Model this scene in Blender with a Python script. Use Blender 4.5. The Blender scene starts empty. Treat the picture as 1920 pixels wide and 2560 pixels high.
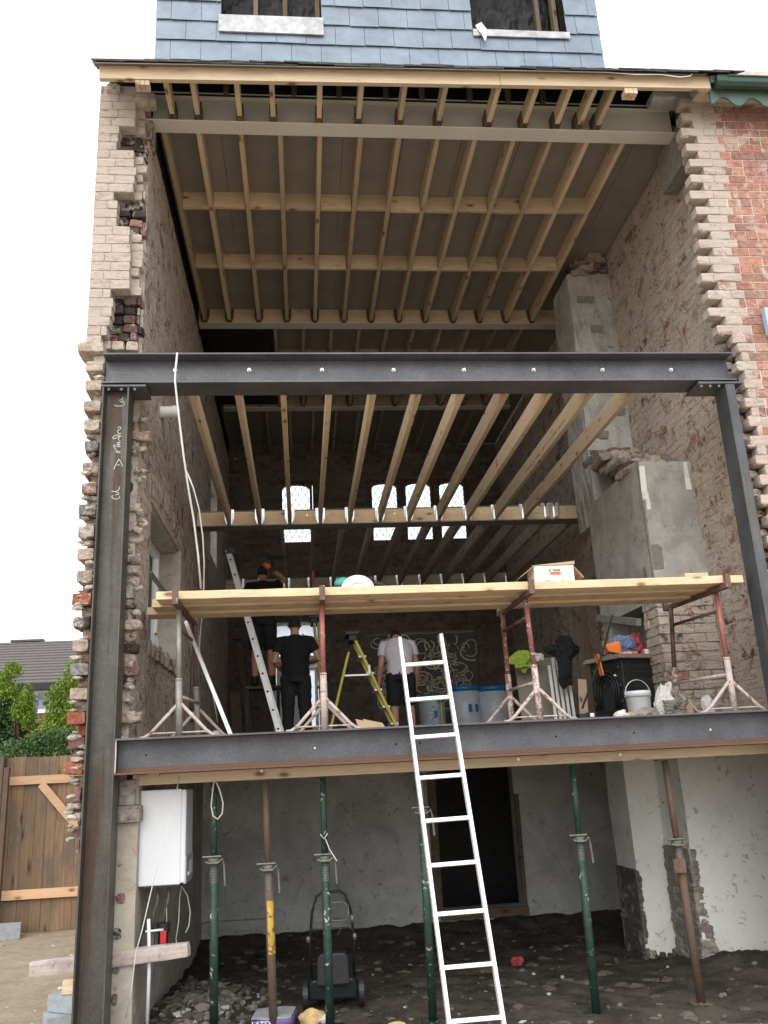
import bpy, bmesh, math, random
from mathutils import Vector, Matrix, noise
R = math.radians
random.seed(11)
S = bpy.context.scene
COL = S.collection
V = Vector

# ---------------------------------------------------------------- camera
CR = ((0.99479505, -0.09010101, -0.04758793), (0.01978942, -0.28729505, 0.95763768), (0.0999559, 0.95359497, 0.28401665))
F = 2147.67
CP = V((0, -6.5, 1.6))
cam = bpy.data.objects.new('camera', bpy.data.cameras.new('camera'))
COL.objects.link(cam)
r_, u_, f_ = (V(a) for a in CR)
cam.matrix_world = Matrix(((r_.x, u_.x, -f_.x, CP.x), (r_.y, u_.y, -f_.y, CP.y), (r_.z, u_.z, -f_.z, CP.z), (0, 0, 0, 1)))
cam.data.sensor_width = 36
cam.data.lens = F / 2560 * 36
cam.data.clip_start = 0.05
cam.data.clip_end = 800
S.camera = cam

# ---------------------------------------------------------------- light
SUN_EL, SUN_AZ = 40, 196
W = bpy.data.worlds.new('World')
S.world = W
W.use_nodes = True
nt = W.node_tree
nt.nodes.clear()
sky = nt.nodes.new('ShaderNodeTexSky')
sky.sky_type = 'NISHITA'
sky.sun_disc = False
sky.sun_elevation = R(SUN_EL)
sky.sun_rotation = R(SUN_AZ)
sky.air_density = 1.2
sky.dust_density = 4
mx = nt.nodes.new('ShaderNodeMix')
mx.data_type = 'RGBA'
mx.inputs[0].default_value = 0.86
mx.inputs[7].default_value = (14.0, 14.1, 14.3, 1)        # cloud layer
nt.links.new(sky.outputs[0], mx.inputs[6])
bg = nt.nodes.new('ShaderNodeBackground')
bg.inputs[1].default_value = 0.11
nt.links.new(mx.outputs[2], bg.inputs[0])
ow = nt.nodes.new('ShaderNodeOutputWorld')
nt.links.new(bg.outputs[0], ow.inputs[0])
sl = bpy.data.lights.new('sun', 'SUN')
sl.energy = 1.3
sl.angle = R(50)
sl.color = (1, 0.96, 0.9)
so = bpy.data.objects.new('sun', sl)
COL.objects.link(so)
so.rotation_euler = (R(90 - SUN_EL), 0, R(180 - SUN_AZ))
so.location = (0, -10, 20)
S.view_settings.view_transform = 'Standard'
S.view_settings.look = 'None'
S.view_settings.gamma = 1
S.view_settings.exposure = 0.45
S.render.resolution_x = 768
S.render.resolution_y = 1024
try:
    S.cycles.max_bounces = 10
    S.cycles.diffuse_bounces = 6
except Exception:
    pass

def A(dx, dy, X=None, Y=None, Z=None):
    """measured point: position in the survey photo, on a known plane"""
    k = 1920 / 1659
    x, y = dx * k, dy * k
    c = ((x - 960) / F, -(y - 1280) / F, 1)
    d = V([sum(c[i] * CR[i][j] for i in range(3)) for j in range(3)])
    if X is not None: t = (X - CP.x) / d.x
    elif Y is not None: t = (Y - CP.y) / d.y
    else: t = (Z - CP.z) / d.z
    return CP + d * t

# ---------------------------------------------------------------- material helpers
class NT:
    def __init__(s, name):
        s.m = bpy.data.materials.new(name)
        s.m.use_nodes = True
        s.t = s.m.node_tree
        s.b = s.t.nodes['Principled BSDF']
        s.out = s.t.nodes['Material Output']
    def n(s, ty, ins=None, **kw):
        q = s.t.nodes.new('ShaderNode' + ty)
        for k, v in kw.items(): setattr(q, k, v)
        for k, v in (ins or {}).items(): s.put(q.inputs[k], v)
        return q
    def put(s, sock, v):
        if isinstance(v, bpy.types.Node): v = v.outputs[0]
        if isinstance(v, bpy.types.NodeSocket): s.t.links.new(v, sock)
        else:
            if isinstance(v, (tuple, list)) and len(v) == 3 and sock.type == 'RGBA': v = (*v, 1)
            sock.default_value = v
    def coord(s, scale=(1, 1, 1), rand=True):
        tc = s.n('TexCoord')
        v = tc.outputs['Object']
        if rand:
            oi = s.n('ObjectInfo')
            mu = s.n('Math', {0: oi.outputs['Random'], 1: 37.0}, operation='MULTIPLY')
            v = s.n('VectorMath', {0: v, 1: mu}, operation='ADD').outputs[0]
        return s.n('Mapping', {0: v, 3: scale})
    def noise(s, vec, scale=5, detail=6, rough=.6, dist=0):
        return s.n('TexNoise', {'Vector': vec, 'Scale': scale, 'Detail': detail, 'Roughness': rough, 'Distortion': dist})
    def ramp(s, fac, *stops, mode='LINEAR'):
        q = s.n('ValToRGB', {0: fac})
        cr = q.color_ramp
        cr.interpolation = mode
        while len(cr.elements) < len(stops): cr.elements.new(.5)
        for e, (p, c) in zip(cr.elements, stops):
            e.position = p
            e.color = (*c, 1) if not isinstance(c, (int, float)) else (c, c, c, 1)
        return q
    def mix(s, fac, a, b, mode='MIX'):
        q = s.n('Mix', data_type='RGBA', blend_type=mode)
        s.put(q.inputs[0], fac); s.put(q.inputs[6], a); s.put(q.inputs[7], b)
        return q.outputs[2]
    def bump(s, h, strength=.5, dist=.01, prev=None):
        q = s.n('Bump', {'Strength': strength, 'Distance': dist, 'Height': h})
        if prev: s.put(q.inputs['Normal'], prev)
        return q
    def done(s, col=None, rough=None, nor=None, metal=None, spec=None):
        if col is not None: s.put(s.b.inputs['Base Color'], col)
        if rough is not None: s.put(s.b.inputs['Roughness'], rough)
        if nor is not None: s.put(s.b.inputs['Normal'], nor)
        if metal is not None: s.put(s.b.inputs['Metallic'], metal)
        if spec is not None: s.put(s.b.inputs['Specular IOR Level'], spec)
        return s.m

def wood(name, ax, light, dark, knots=True, rough=.75, dirt=0.0):
    s = NT(name)
    sc = [14, 14, 14]; sc[ax] = 1.1
    c = s.coord(tuple(sc))
    n1 = s.noise(c, 1.6, 8, .65, 1.2)
    n2 = s.noise(c, 7, 4, .6)
    col = s.ramp(n1, (.28, dark), (.5, tuple((a + b) / 2 for a, b in zip(light, dark))), (.68, light))
    col = s.mix(.25, col, s.ramp(n2, (.35, tuple(a * .8 for a in dark)), (.65, light)))
    if knots:
        sk = [8, 8, 8]; sk[ax] = 3.6
        ck = s.coord(tuple(sk))
        vo = s.n('TexVoronoi', {'Vector': ck, 'Scale': 1.0, 'Randomness': 1.0})
        kn = s.ramp(vo.outputs['Distance'], (.09, 1), (.16, .3), (.26, 0))
        col = s.mix(kn, col, (dark[0] * .38, dark[1] * .3, dark[2] * .25))
    oi = s.n('ObjectInfo')
    br = s.n('MapRange', {0: oi.outputs['Random'], 3: .72, 4: 1.12})
    col = s.mix(1.0, col, br, 'MULTIPLY')
    if dirt:
        g = s.noise(s.coord((1, 1, 1)), 3.5, 8, .7)
        col = s.mix(s.ramp(g, (.48, 0), (.62, dirt)), col, (.10, .085, .07))
    return s.done(col, rough, s.bump(n2, .25, .003), spec=.3)

def steel(name, base=(.045, .048, .053), rust=.25, rcol=(.16, .065, .03), metal=.35, rough=.48, ax=None):
    s = NT(name)
    c = s.coord((1, 1, 1))
    n1 = s.noise(c, 2.2, 9, .7)
    n2 = s.noise(c, 60, 4, .7)
    st = [9, 9, 9]
    if ax is not None: st[ax] = .5
    n3 = s.noise(s.coord(tuple(st)), 1, 8, .65)
    col = s.ramp(n1, (.3, tuple(a * .45 for a in base)), (.5, base), (.7, tuple(a * 1.7 for a in base)))
    sc_ = [70, 70, 70]
    if ax is not None: sc_[ax] = 1.2
    n4 = s.noise(s.coord(tuple(sc_)), 1, 3, .6, .3)
    col = s.mix(s.ramp(n4, (.66, 0), (.72, .5)), col, tuple(min(1, a * 3.2) for a in base))
    col = s.mix(.3, col, s.ramp(n2, (.3, tuple(a * .5 for a in base)), (.75, tuple(a * 2.3 for a in base))))
    lo = .72 - rust * .6
    rm = s.ramp(n3, (lo, 0), (lo + .14, .85))
    col = s.mix(rm, col, s.mix(n2, tuple(a * .45 for a in rcol), rcol))
    rr = s.n('MapRange', {0: rm, 3: rough, 4: .85})
    return s.done(col, rr, s.bump(n2, .15, .002), metal)

def masonry(name, wash=None, washamt=.4, pit=.5, bump=1.0, dark=None, vscale=(1, 1, 1)):
    """brick faces: own colour per brick from attribute, worn limewash, pits"""
    s = NT(name)
    at = s.n('Attribute', attribute_name='Col')
    c = s.coord(vscale, rand=False)
    n1 = s.noise(c, 1.7, 8, .7)
    n2 = s.noise(c, 23, 6, .75, .4)
    n3 = s.noise(c, 110, 3, .7)
    v = s.ramp(n2, (.28, .4), (.5, .95), (.72, 1.35))
    col = s.mix(1.0, at.outputs['Color'], v, 'MULTIPLY')
    if wash:
        wn = s.noise(c, 4.5, 10, .78, .6)
        k = .62 - washamt * .3
        wf = s.ramp(wn, (k - .02, 0), (k + .05, .9))
        col = s.mix(wf, col, s.mix(n1, tuple(a * .75 for a in wash), wash))
    if dark:
        dn = s.noise(c, 1.1, 9, .75, .8)
        col = s.mix(s.ramp(dn, (.5, 0), (.66, .75)), col, dark)
    cp = s.coord((1, 1, 2.4), rand=False)
    pn = s.noise(cp, 8, 8, .75, 1.2)
    pf = s.ramp(pn, (.385, 1), (.425, 0))
    col = s.mix(s.n('Math', {0: pf, 1: pit}, operation='MULTIPLY'), col, (.035, .028, .024))
    b1 = s.bump(pn, .9 * bump, .02)
    b2 = s.bump(n3, .5 * bump, .004, b1)
    return s.done(col, .93, b2, spec=.15)

def plain(name, col, rough=.6, metal=0, var=.15, scale=6, bump=0, spec=.4, spots=None, spotamt=.1, spotscale=30):
    s = NT(name)
    c = s.coord()
    n = s.noise(c, scale, 7, .65)
    q = s.ramp(n, (.3, tuple(a * (1 - var) for a in col)), (.7, tuple(min(1, a * (1 + var)) for a in col)))
    if spots:
        sn = s.noise(c, spotscale, 5, .7, .5)
        k = .7 - spotamt
        q = s.mix(s.ramp(sn, (k, 0), (k + .04, 1)), q, spots)
    nr = s.bump(s.noise(c, scale * 6, 5, .7), bump, .004) if bump else None
    return s.done(q, rough, nr, metal, spec)

def plaster(name, col, stain, amt=.5, scale=1.5, spots=True, bump=.3):
    s = NT(name)
    c = s.coord(rand=False)
    n1 = s.noise(c, scale, 10, .72, .5)
    n2 = s.noise(c, 9, 8, .75, .8)
    k = .66 - amt * .25
    q = s.mix(s.ramp(n1, (k - .12, 0), (k + .12, .8)), col, stain)
    q = s.mix(s.ramp(n2, (.58, 0), (.66, .8)), q, tuple(a * .45 for a in stain))
    if spots:
        vn = s.noise(c, 26, 5, .6, 1.0)
        q = s.mix(s.ramp(vn, (.705, 0), (.73, .85)), q, (.05, .048, .04))
    fn = s.noise(c, 60, 5, .7)
    return s.done(q, .88, s.bump(fn, bump, .003, s.bump(n2, bump, .012)), spec=.2)

PINE_L, PINE_D = (.70, .575, .42), (.54, .415, .285)
M = {}
for i, a in enumerate('xyz'):
    M['pine_' + a] = wood('new pine ' + a, i, PINE_L, PINE_D)
    M['plank_' + a] = wood('thick plank ' + a, i, (.76, .60, .40), (.60, .445, .28), dirt=.15)
    M['oldwood_' + a] = wood('weathered wood ' + a, i, (.20, .155, .11), (.10, .07, .048), dirt=.5)
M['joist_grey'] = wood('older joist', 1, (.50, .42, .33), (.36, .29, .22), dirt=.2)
M['fence'] = wood('fence board', 2, (.27, .185, .115), (.14, .092, .055), dirt=.75)
M['rail'] = wood('pink pine rail', 0, (.66, .44, .28), (.50, .31, .18))
M['ply'] = plain('dusty grey brown deck board', (.27, .245, .215), .9, var=.12, scale=3, bump=.3)
M['steel_z'] = steel('mill scale steel column', base=(.075, .072, .066), rust=.36, rcol=(.125, .075, .052), ax=2)
M['steel_x'] = steel('mill scale steel beam', base=(.082, .085, .098), rust=.03, rcol=(.12, .08, .06), metal=.15, ax=0)
M['steel_r'] = steel('weathered channel', base=(.065, .07, .078), rust=.27, rcol=(.24, .22, .17), metal=.15, ax=2)
M['rust'] = steel('rusty flange', base=(.105, .06, .04), rust=.6, rcol=(.18, .10, .065), metal=0, rough=.85, ax=0)
M['paint_grey'] = plain('pale grey painted beam', (.60, .59, .55), .6, var=.06, scale=1.5)
M['galv'] = plain('bright galvanised steel', (.72, .75, .78), .28, .75, var=.2, scale=40)
M['zinc'] = plain('zinc bolt', (.7, .7, .7), .35, .6)
M['bk_end'] = masonry('limewashed end brick', wash=(.58, .505, .45), washamt=.7, pit=.35, vscale=(1, 1, 2.6))
M['bk_tooth'] = masonry('broken toothing brick', pit=.4, wash=(.55, .50, .44), washamt=.3)
M['bk_in'] = masonry('distempered inner brick', wash=(.64, .56, .50), washamt=.62, pit=.9, bump=1.5)
M['bk_right'] = masonry('distempered right brick', wash=(.70, .62, .54), washamt=.55, pit=.9, bump=1.5)
M['bk_back'] = masonry('shade darkened back brick', wash=(.20, .165, .14), washamt=.35, pit=.5, dark=(.06, .05, .045))  # brick coloured darker, standing for the lack of light at the far end
M['bk_red'] = masonry('red facing brick', pit=.12, wash=(.56, .44, .38), washamt=.3, bump=.8)
M['mortar'] = plain('worn lime mortar', (.47, .41, .355), .95, var=.3, scale=14, bump=.8)
M['mortar_d'] = plain('dark lime mortar', (.15, .13, .11), .95, var=.3, scale=14, bump=.8)  # mortar darkened along with the poorly lit back wall
M['mortar_r'] = plain('pale red wall mortar', (.58, .48, .43), .95, var=.2, scale=14, bump=.6)
M['render'] = plaster('grey cement render', (.50, .50, .48), (.28, .275, .26), .75, 3.0, True, .8)
M['whitewall'] = plaster('dirty whitewash lit tone', (.84, .85, .82), (.60, .60, .57), .25, 1.3)  # base tone raised to carry the light falling on the right cellar wall
M['cellarwall'] = plaster('stained cellar plaster', (.64, .645, .62), (.34, .34, .315), .65, 1.3)
M['returnwall'] = plaster('flaking painted plaster', (.50, .47, .42), (.30, .25, .20), .8, 2.5)
M['concrete'] = plain('padstone concrete', (.22, .21, .19), .9, var=.25, scale=12, bump=.6)
M['block'] = plain('blue grey concrete block', (.30, .325, .35), .9, var=.15, scale=20, bump=.6)
M['lintel'] = plaster('old painted stone lintel', (.52, .47, .44), (.36, .29, .26), .7, 6, False, .5)
M['slate'] = plain('blue grey slate', (.168, .222, .29), .45, var=.22, scale=5, bump=.25, spec=.5)
M['slate_e'] = plain('dark slate edge', (.035, .038, .045), .6, var=.3, scale=20, bump=.4)
M['lead'] = plain('lead flashing', (.36, .37, .39), .5, .3, var=.35, scale=9, bump=.4)
M['mower'] = plain('dark mower paint', (.010, .022, .018), .4)
M['felt'] = plain('brown felt strip', (.16, .135, .115), .8)
M['foil'] = plain('black crumpled membrane', (.004, .004, .005), .6, var=.5, scale=14, bump=1.0)
M['black'] = plain('black plastic', (.015, .015, .017), .5)
M['iron'] = plain('black stove iron', (.028, .031, .031), .45, .2, var=.3, scale=15, bump=.3)
M['green_g'] = plain('green gutter paint', (.022, .055, .042), .3, spots=(.25, .28, .25), spotamt=.02)
M['green_v'] = plain('faded green fascia board', (.085, .135, .115), .6, var=.2)
M['prop_g'] = plain('chipped green prop paint', (.020, .048, .036), .55, .1, var=.35, scale=18, spots=(.45, .45, .42), spotamt=.09, spotscale=22)
M['prop_b'] = steel('rusty brown prop', base=(.10, .075, .06), rust=.5, rcol=(.17, .10, .065), metal=.1, rough=.75)
M['prop_y'] = plain('worn yellow prop paint', (.50, .33, .06), .6, .1, var=.3, scale=12, spots=(.13, .08, .05), spotamt=.17, spotscale=14)
M['prop_t'] = plain('dull prop thread steel', (.16, .165, .15), .5, .5, var=.3, scale=20)
M['red_p'] = plain('faded red trestle paint', (.35, .125, .11), .6, .05, var=.25, scale=8, spots=(.52, .46, .42), spotamt=.09, spotscale=35)
M['red_s'] = plain('spattered red brown trestle', (.22, .085, .075), .65, .1, var=.3, scale=8, spots=(.6, .52, .45), spotamt=.14, spotscale=28)
M['brownp'] = plain('grimy brown trestle steel', (.14, .085, .07), .7, .1, var=.35, scale=10, spots=(.4, .34, .3), spotamt=.08, spotscale=30)
M['tfoot2'] = plain('spattered rusty trestle foot', (.27, .17, .14), .8, 0, var=.3, scale=14, spots=(.58, .50, .45), spotamt=.22, spotscale=22)
M['joiststeel'] = plain('dusty grey beam steel', (.24, .235, .22), .7, .1, var=.2)
M['tgrey'] = plain('grey trestle tube', (.30, .29, .275), .55, .3, var=.25, scale=12)
M['tfoot'] = plain('mortar caked trestle foot', (.47, .40, .36), .8, 0, var=.2, scale=14, spots=(.25, .13, .10), spotamt=.12, spotscale=18)
M['alu'] = plain('bright aluminium', (.86, .87, .88), .42, .15, var=.05, scale=4, spots=(.50, .47, .42), spotamt=.035, spotscale=16)
M['alu_d'] = plain('dull aluminium', (.62, .63, .64), .4, .4, var=.12, scale=5)
M['yellow'] = plain('yellow fibreglass', (.42, .37, .07), .5, var=.12)
M['white'] = plain('white plastic', (.78, .78, .77), .4, var=.05)
M['whitep'] = plain('white painted metal', (.66, .69, .73), .35, var=.04, scale=1.5)
M['grey_d'] = plain('grey control panel', (.36, .37, .38), .4)
M['boiler_g'] = plain('boiler dark underside', (.06, .06, .06), .6)
M['cable'] = plain('grey white cable', (.60, .62, .61), .5)
M['wire'] = plain('dirty white flex', (.48, .47, .42), .6)
M['red'] = plain('red plastic', (.55, .03, .04), .4)
M['orange'] = plain('orange plastic', (.80, .20, .035), .5)
M['hivis'] = plain('yellow green high visibility cloth', (.30, .42, .06), .8, var=.2, scale=20)
M['cloth_b'] = plain('black cotton', (.010, .010, .013), .9, var=.3, scale=12, bump=.3)
M['cloth_t'] = plain('black work trouser', (.013, .014, .018), .85, var=.3, scale=10, bump=.4)
M['cloth_w'] = plain('pale white cotton', (.66, .63, .70), .85, var=.06, scale=9, bump=.3)
M['skin'] = plain('skin', (.50, .27, .19), .55, var=.1, scale=9)
M['hair'] = plain('dark cropped hair', (.022, .016, .012), .8, var=.4, scale=60, bump=.6)
M['card'] = plain('brown cardboard', (.50, .36, .24), .8, var=.08)
M['cardw'] = plain('white printed cardboard', (.80, .80, .80), .6, var=.03)
M['ink'] = plain('black ink', (.05, .05, .05), .7)
M['inkr'] = plain('red orange ink', (.70, .16, .08), .7)
M['blue'] = plain('blue film', (.012, .12, .28), .35)
M['wrap'] = plain('dusty white film wrap', (.36, .41, .45), .35, var=.15, scale=7, bump=.3)
M['teal'] = plain('teal tool body', (.05, .26, .25), .45)
M['brass'] = plain('brass', (.60, .42, .10), .3, .8)
M['bag_r'] = plain('red bag film', (.33, .05, .06), .35, var=.3, scale=10, bump=.6)
M['bag_b'] = plain('blue bag film', (.11, .15, .27), .3, var=.5, scale=14, bump=.7)
M['purple'] = plain('purple printed sack', (.13, .085, .24), .6, var=.15)
M['sackg'] = plain('dusty grey sack top', (.28, .28, .30), .8, var=.2, scale=9, bump=.3)
M['ystone'] = plain('yellow sandstone', (.50, .36, .17), .9, var=.3, scale=14, bump=.9)
M['wstone'] = plain('white plaster lump', (.62, .62, .60), .9, var=.15, scale=14, bump=.9)
M['rub'] = plain('rubble', (.24, .22, .19), .95, var=.45, scale=7, bump=.8)
M['chalk'] = plain('white chalk', (.62, .64, .62), .95)
M['leadcame'] = plain('lead came', (.03, .03, .03), .6)
M['tile'] = plain('brown grey roof tile', (.105, .095, .092), .8, var=.15, scale=9, bump=.3, spots=(.4, .4, .36), spotamt=.0, spotscale=9)
M['lino'] = plain('dark patterned blind cloth', (.12, .112, .10), .9)
M['swirl'] = plain('pale swirl print', (.66, .60, .50), .9)
M['pvc'] = plain('white pvc frame', (.78, .79, .78), .3, var=.03)
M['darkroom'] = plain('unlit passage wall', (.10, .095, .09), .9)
M['hole'] = plain('drilled hole', (.005, .005, .005), .9)
M['bark'] = plain('bark', (.08, .055, .038), .9, var=.3, bump=.8)

def glassmat(name, tint=(.9, .95, .95), alpha=.3):
    s = NT(name)
    tr = s.n('BsdfTransparent', {0: tint})
    gl = s.n('BsdfGlossy', {0: (1, 1, 1), 1: .03})
    fr = s.n('Fresnel', {0: 1.5})
    mxn = s.n('MixShader', {0: fr, 1: tr, 2: gl})
    s.t.links.new(mxn.outputs[0], s.out.inputs[0])
    return s.m
M['glass'] = glassmat('window glass')
def frosted(name, tint):
    s = NT(name)
    tl = s.n('BsdfTranslucent', {0: tint})
    tr = s.n('BsdfTransparent', {0: tint})
    mxn = s.n('MixShader', {0: .6, 1: tr, 2: tl})
    s.t.links.new(mxn.outputs[0], s.out.inputs[0])
    return s.m
M['frost'] = frosted('obscured glass', (.9, .95, .98))
M['frost_r'] = frosted('red stained glass', (.8, .05, .08))
M['frost_g'] = frosted('green stained glass', (.05, .45, .15))

def leafmat(name, a, b):
    s = NT(name)
    at = s.n('Attribute', attribute_name='Col')
    sp = s.n('SeparateColor', {0: at.outputs['Color']})
    q = s.mix(sp.outputs[0], a, b)
    return s.done(q, .55, spec=.3)
M['conifer'] = leafmat('bright conifer foliage', (.055, .12, .012), (.24, .36, .03))
M['ivy'] = leafmat('ivy foliage', (.02, .055, .02), (.10, .19, .055))

def groundmat():
    s = NT('yard and cellar soil')
    c = s.coord(rand=False)
    tc = s.n('TexCoord')
    xyz = s.n('SeparateXYZ', {0: tc.outputs['Object']})
    n0 = s.noise(c, 1.4, 8, .7)
    n1 = s.noise(c, 5, 10, .75)
    n2 = s.noise(c, 40, 6, .75)
    sand = s.ramp(n1, (.3, (.36, .29, .21)), (.55, (.50, .42, .32)), (.75, (.60, .53, .43)))
    soil = s.ramp(n1, (.3, (.042, .036, .030)), (.55, (.085, .073, .061)), (.72, (.16, .14, .12)))
    fx = s.n('MapRange', {0: xyz.outputs[0], 1: -1.55, 2: -1.3})
    yy = s.n('Math', {0: xyz.outputs[1], 1: n0}, operation='ADD')
    fy = s.n('MapRange', {0: yy, 1: -.3, 2: .3})
    fac = s.n('Math', {0: fx, 1: fy}, operation='MULTIPLY')
    n4 = s.noise(c, 2.1, 9, .72, .8)
    soil = s.mix(s.ramp(n4, (.44, 0), (.58, .7)), soil, (.17, .15, .125))
    n5 = s.noise(c, 90, 4, .75)
    soil = s.mix(s.ramp(n5, (.64, 0), (.70, .55)), soil, (.30, .28, .25))
    q = s.mix(fac, sand, soil)
    return s.done(q, .95, s.bump(n2, .9, .02, s.bump(n1, .6, .045)), spec=.15)
M['ground'] = groundmat()
# ---------------------------------------------------------------- mesh helpers
class MB:
    def __init__(s):
        s.v = []; s.f = []; s.c = []; s.has = False
    def add(s, vs, fs, col=None):
        o = len(s.v)
        s.v += [tuple(p) for p in vs]
        s.f += [tuple(i + o for i in f) for f in fs]
        if col is not None: s.has = True
        s.c += [col or (.5, .5, .5)] * len(vs)
        return s
    def box(s, x0, y0, z0, x1, y1, z1, j=0, col=None):
        vs = [(x, y, z) for x in (x0, x1) for y in (y0, y1) for z in (z0, z1)]
        if j: vs = [tuple(a + random.uniform(-j, j) for a in p) for p in vs]
        return s.add(vs, [(0, 1, 3, 2), (4, 6, 7, 5), (0, 4, 5, 1), (2, 3, 7, 6), (0, 2, 6, 4), (1, 5, 7, 3)], col)
    def bar(s, a, b, w, h, up=(0, 0, 1), col=None):
        a, b = V(a), V(b)
        d = (b - a).normalized()
        sd = d.cross(V(up))
        if sd.length < 1e-4: sd = d.cross(V((0, 1, 0)))
        sd.normalize(); up2 = sd.cross(d)
        vs = [p + sd * (w / 2 * i) + up2 * (h / 2 * k) for p in (a, b) for i in (-1, 1) for k in (-1, 1)]
        return s.add(vs, [(0, 1, 3, 2), (4, 6, 7, 5), (0, 4, 5, 1), (2, 3, 7, 6), (0, 2, 6, 4), (1, 5, 7, 3)], col)
    def tube(s, pts, r, n=10, ell=None, up=None, caps=True):
        pts = [V(p) for p in pts]
        rs = r if isinstance(r, (list, tuple)) else [r] * len(pts)
        vs = []; prev = None
        for i, p in enumerate(pts):
            d = (pts[min(i + 1, len(pts) - 1)] - pts[max(i - 1, 0)]).normalized()
            if prev is None:
                ref = V(up) if up else (V((0, 0, 1)) if abs(d.z) < .9 else V((1, 0, 0)))
                a = d.cross(ref).normalized()
            else:
                a = (prev - d * prev.dot(d)).normalized()
            prev = a; b = d.cross(a)
            ra = rs[i]; rb = ra
            if isinstance(ra, (tuple, list)): ra, rb = ra
            for k in range(n):
                t = 2 * math.pi * k / n
                vs.append(p + a * (ra * math.cos(t)) + b * (rb * math.sin(t)))
        fs = []
        for i in range(len(pts) - 1):
            for k in range(n):
                q = (k + 1) % n
                fs.append((i * n + k, i * n + q, (i + 1) * n + q, (i + 1) * n + k))
        if caps:
            fs.append(tuple(range(n))[::-1]); fs.append(tuple((len(pts) - 1) * n + k for k in range(n)))
        return s.add(vs, fs)
    def cyl(s, a, b, r, n=14, r2=None):
        return s.tube([a, b], [r, r if r2 is None else r2], n)
    def lathe(s, prof, c=(0, 0, 0), n=24):
        vs = [(c[0] + r * math.cos(2 * math.pi * k / n), c[1] + r * math.sin(2 * math.pi * k / n), c[2] + z) for r, z in prof for k in range(n)]
        fs = [(i * n + k, i * n + (k + 1) % n, (i + 1) * n + (k + 1) % n, (i + 1) * n + k) for i in range(len(prof) - 1) for k in range(n)]
        fs.append(tuple(range(n))[::-1]); fs.append(tuple((len(prof) - 1) * n + k for k in range(n)))
        return s.add(vs, fs)
    def ell(s, c, rx, ry, rz, n=12, m=8, rot=None):
        vs = []; c = V(c)
        for i in range(m + 1):
            ph = math.pi * i / m
            for k in range(n):
                t = 2 * math.pi * k / n
                p = V((rx * math.sin(ph) * math.cos(t), ry * math.sin(ph) * math.sin(t), rz * math.cos(ph)))
                if rot: p = rot @ p
                vs.append(c + p)
        fs = [(i * n + k, (i + 1) * n + k, (i + 1) * n + (k + 1) % n, i * n + (k + 1) % n) for i in range(m) for k in range(n)]
        return s.add(vs, fs)
    def prism(s, poly, fn, t):
        """poly: 2d outline; fn(u, v, w) -> 3d; extruded w = 0..t"""
        n = len(poly)
        vs = [fn(u, v, 0) for u, v in poly] + [fn(u, v, t) for u, v in poly]
        fs = [tuple(range(n)), tuple(range(2 * n - 1, n - 1, -1))] + [(i, i + n, (i + 1) % n + n, (i + 1) % n) for i in range(n)]
        return s.add(vs, fs)
    def rock(s, c, r, seed=0, sq=(1, 1, 1), col=None, sub=2, amp=.35):
        bm = bmesh.new(); bmesh.ops.create_icosphere(bm, subdivisions=sub, radius=1)
        o = V((seed * 3.1, seed * 1.7, seed * .9))
        vs = [V(c) + V([a * r * q * (1 + amp * noise.noise(v.co * 1.3 + o)) for a, q in zip(v.co, sq)]) for v in bm.verts]
        fs = [[v.index for v in f.verts] for f in bm.faces]; bm.free()
        return s.add(vs, fs, col)
    def crumple(s, c, sz, seed=0, amp=.35, sub=5):
        bm = bmesh.new(); bmesh.ops.create_icosphere(bm, subdivisions=sub, radius=1); o = V((seed * 3.1, seed, 0)); vs = []
        for v in bm.verts:
            p = v.co; q = p + .25 * noise.noise_vector(p * 1.6 + o)
            k = 1 + amp * noise.noise(p * 1.5 + o) - amp * .55 * abs(noise.noise(p * 3.5 + o)) - amp * .35 * abs(noise.noise(p * 8 + o)) - amp * .15 * abs(noise.noise(p * 18 + o))
            vs.append(V(c) + V([a * b * k for a, b in zip(q, sz)]))
        fs = [[v.index for v in f.verts] for f in bm.faces]; bm.free()
        return s.add(vs, fs)
    def rough(s, x0, y0, z0, x1, y1, z1, amp=.006, col=None, n=3, seed=0, rot=0):
        """a worn brick: gridded box with chipped corners"""
        bm = bmesh.new(); bmesh.ops.create_cube(bm, size=2)
        bmesh.ops.subdivide_edges(bm, edges=bm.edges[:], cuts=n, use_grid_fill=True)
        c = V(((x0 + x1) / 2, (y0 + y1) / 2, (z0 + z1) / 2)); h = V(((x1 - x0) / 2, (y1 - y0) / 2, (z1 - z0) / 2))
        ro = Matrix.Rotation(rot, 3, 'Z'); o = V((seed * 7.3, seed * 2.9, seed * 5.1)); vs = []
        for v in bm.verts:
            p = v.co.copy()
            e = sum(1 for a in p if abs(a) > .99)
            sh = {1: 0, 2: .35, 3: .8}.get(e, 0)
            q = V([a * b for a, b in zip(p, h)])
            nn = noise.noise_vector((q + o) * 14) * amp + noise.noise_vector((q + o) * 45) * amp * .5
            q -= V([math.copysign(amp, a) for a in p]) * sh
            vs.append(c + ro @ (q + nn))
        fs = [[v.index for v in f.verts] for f in bm.faces]; bm.free()
        return s.add(vs, fs, col)
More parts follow.
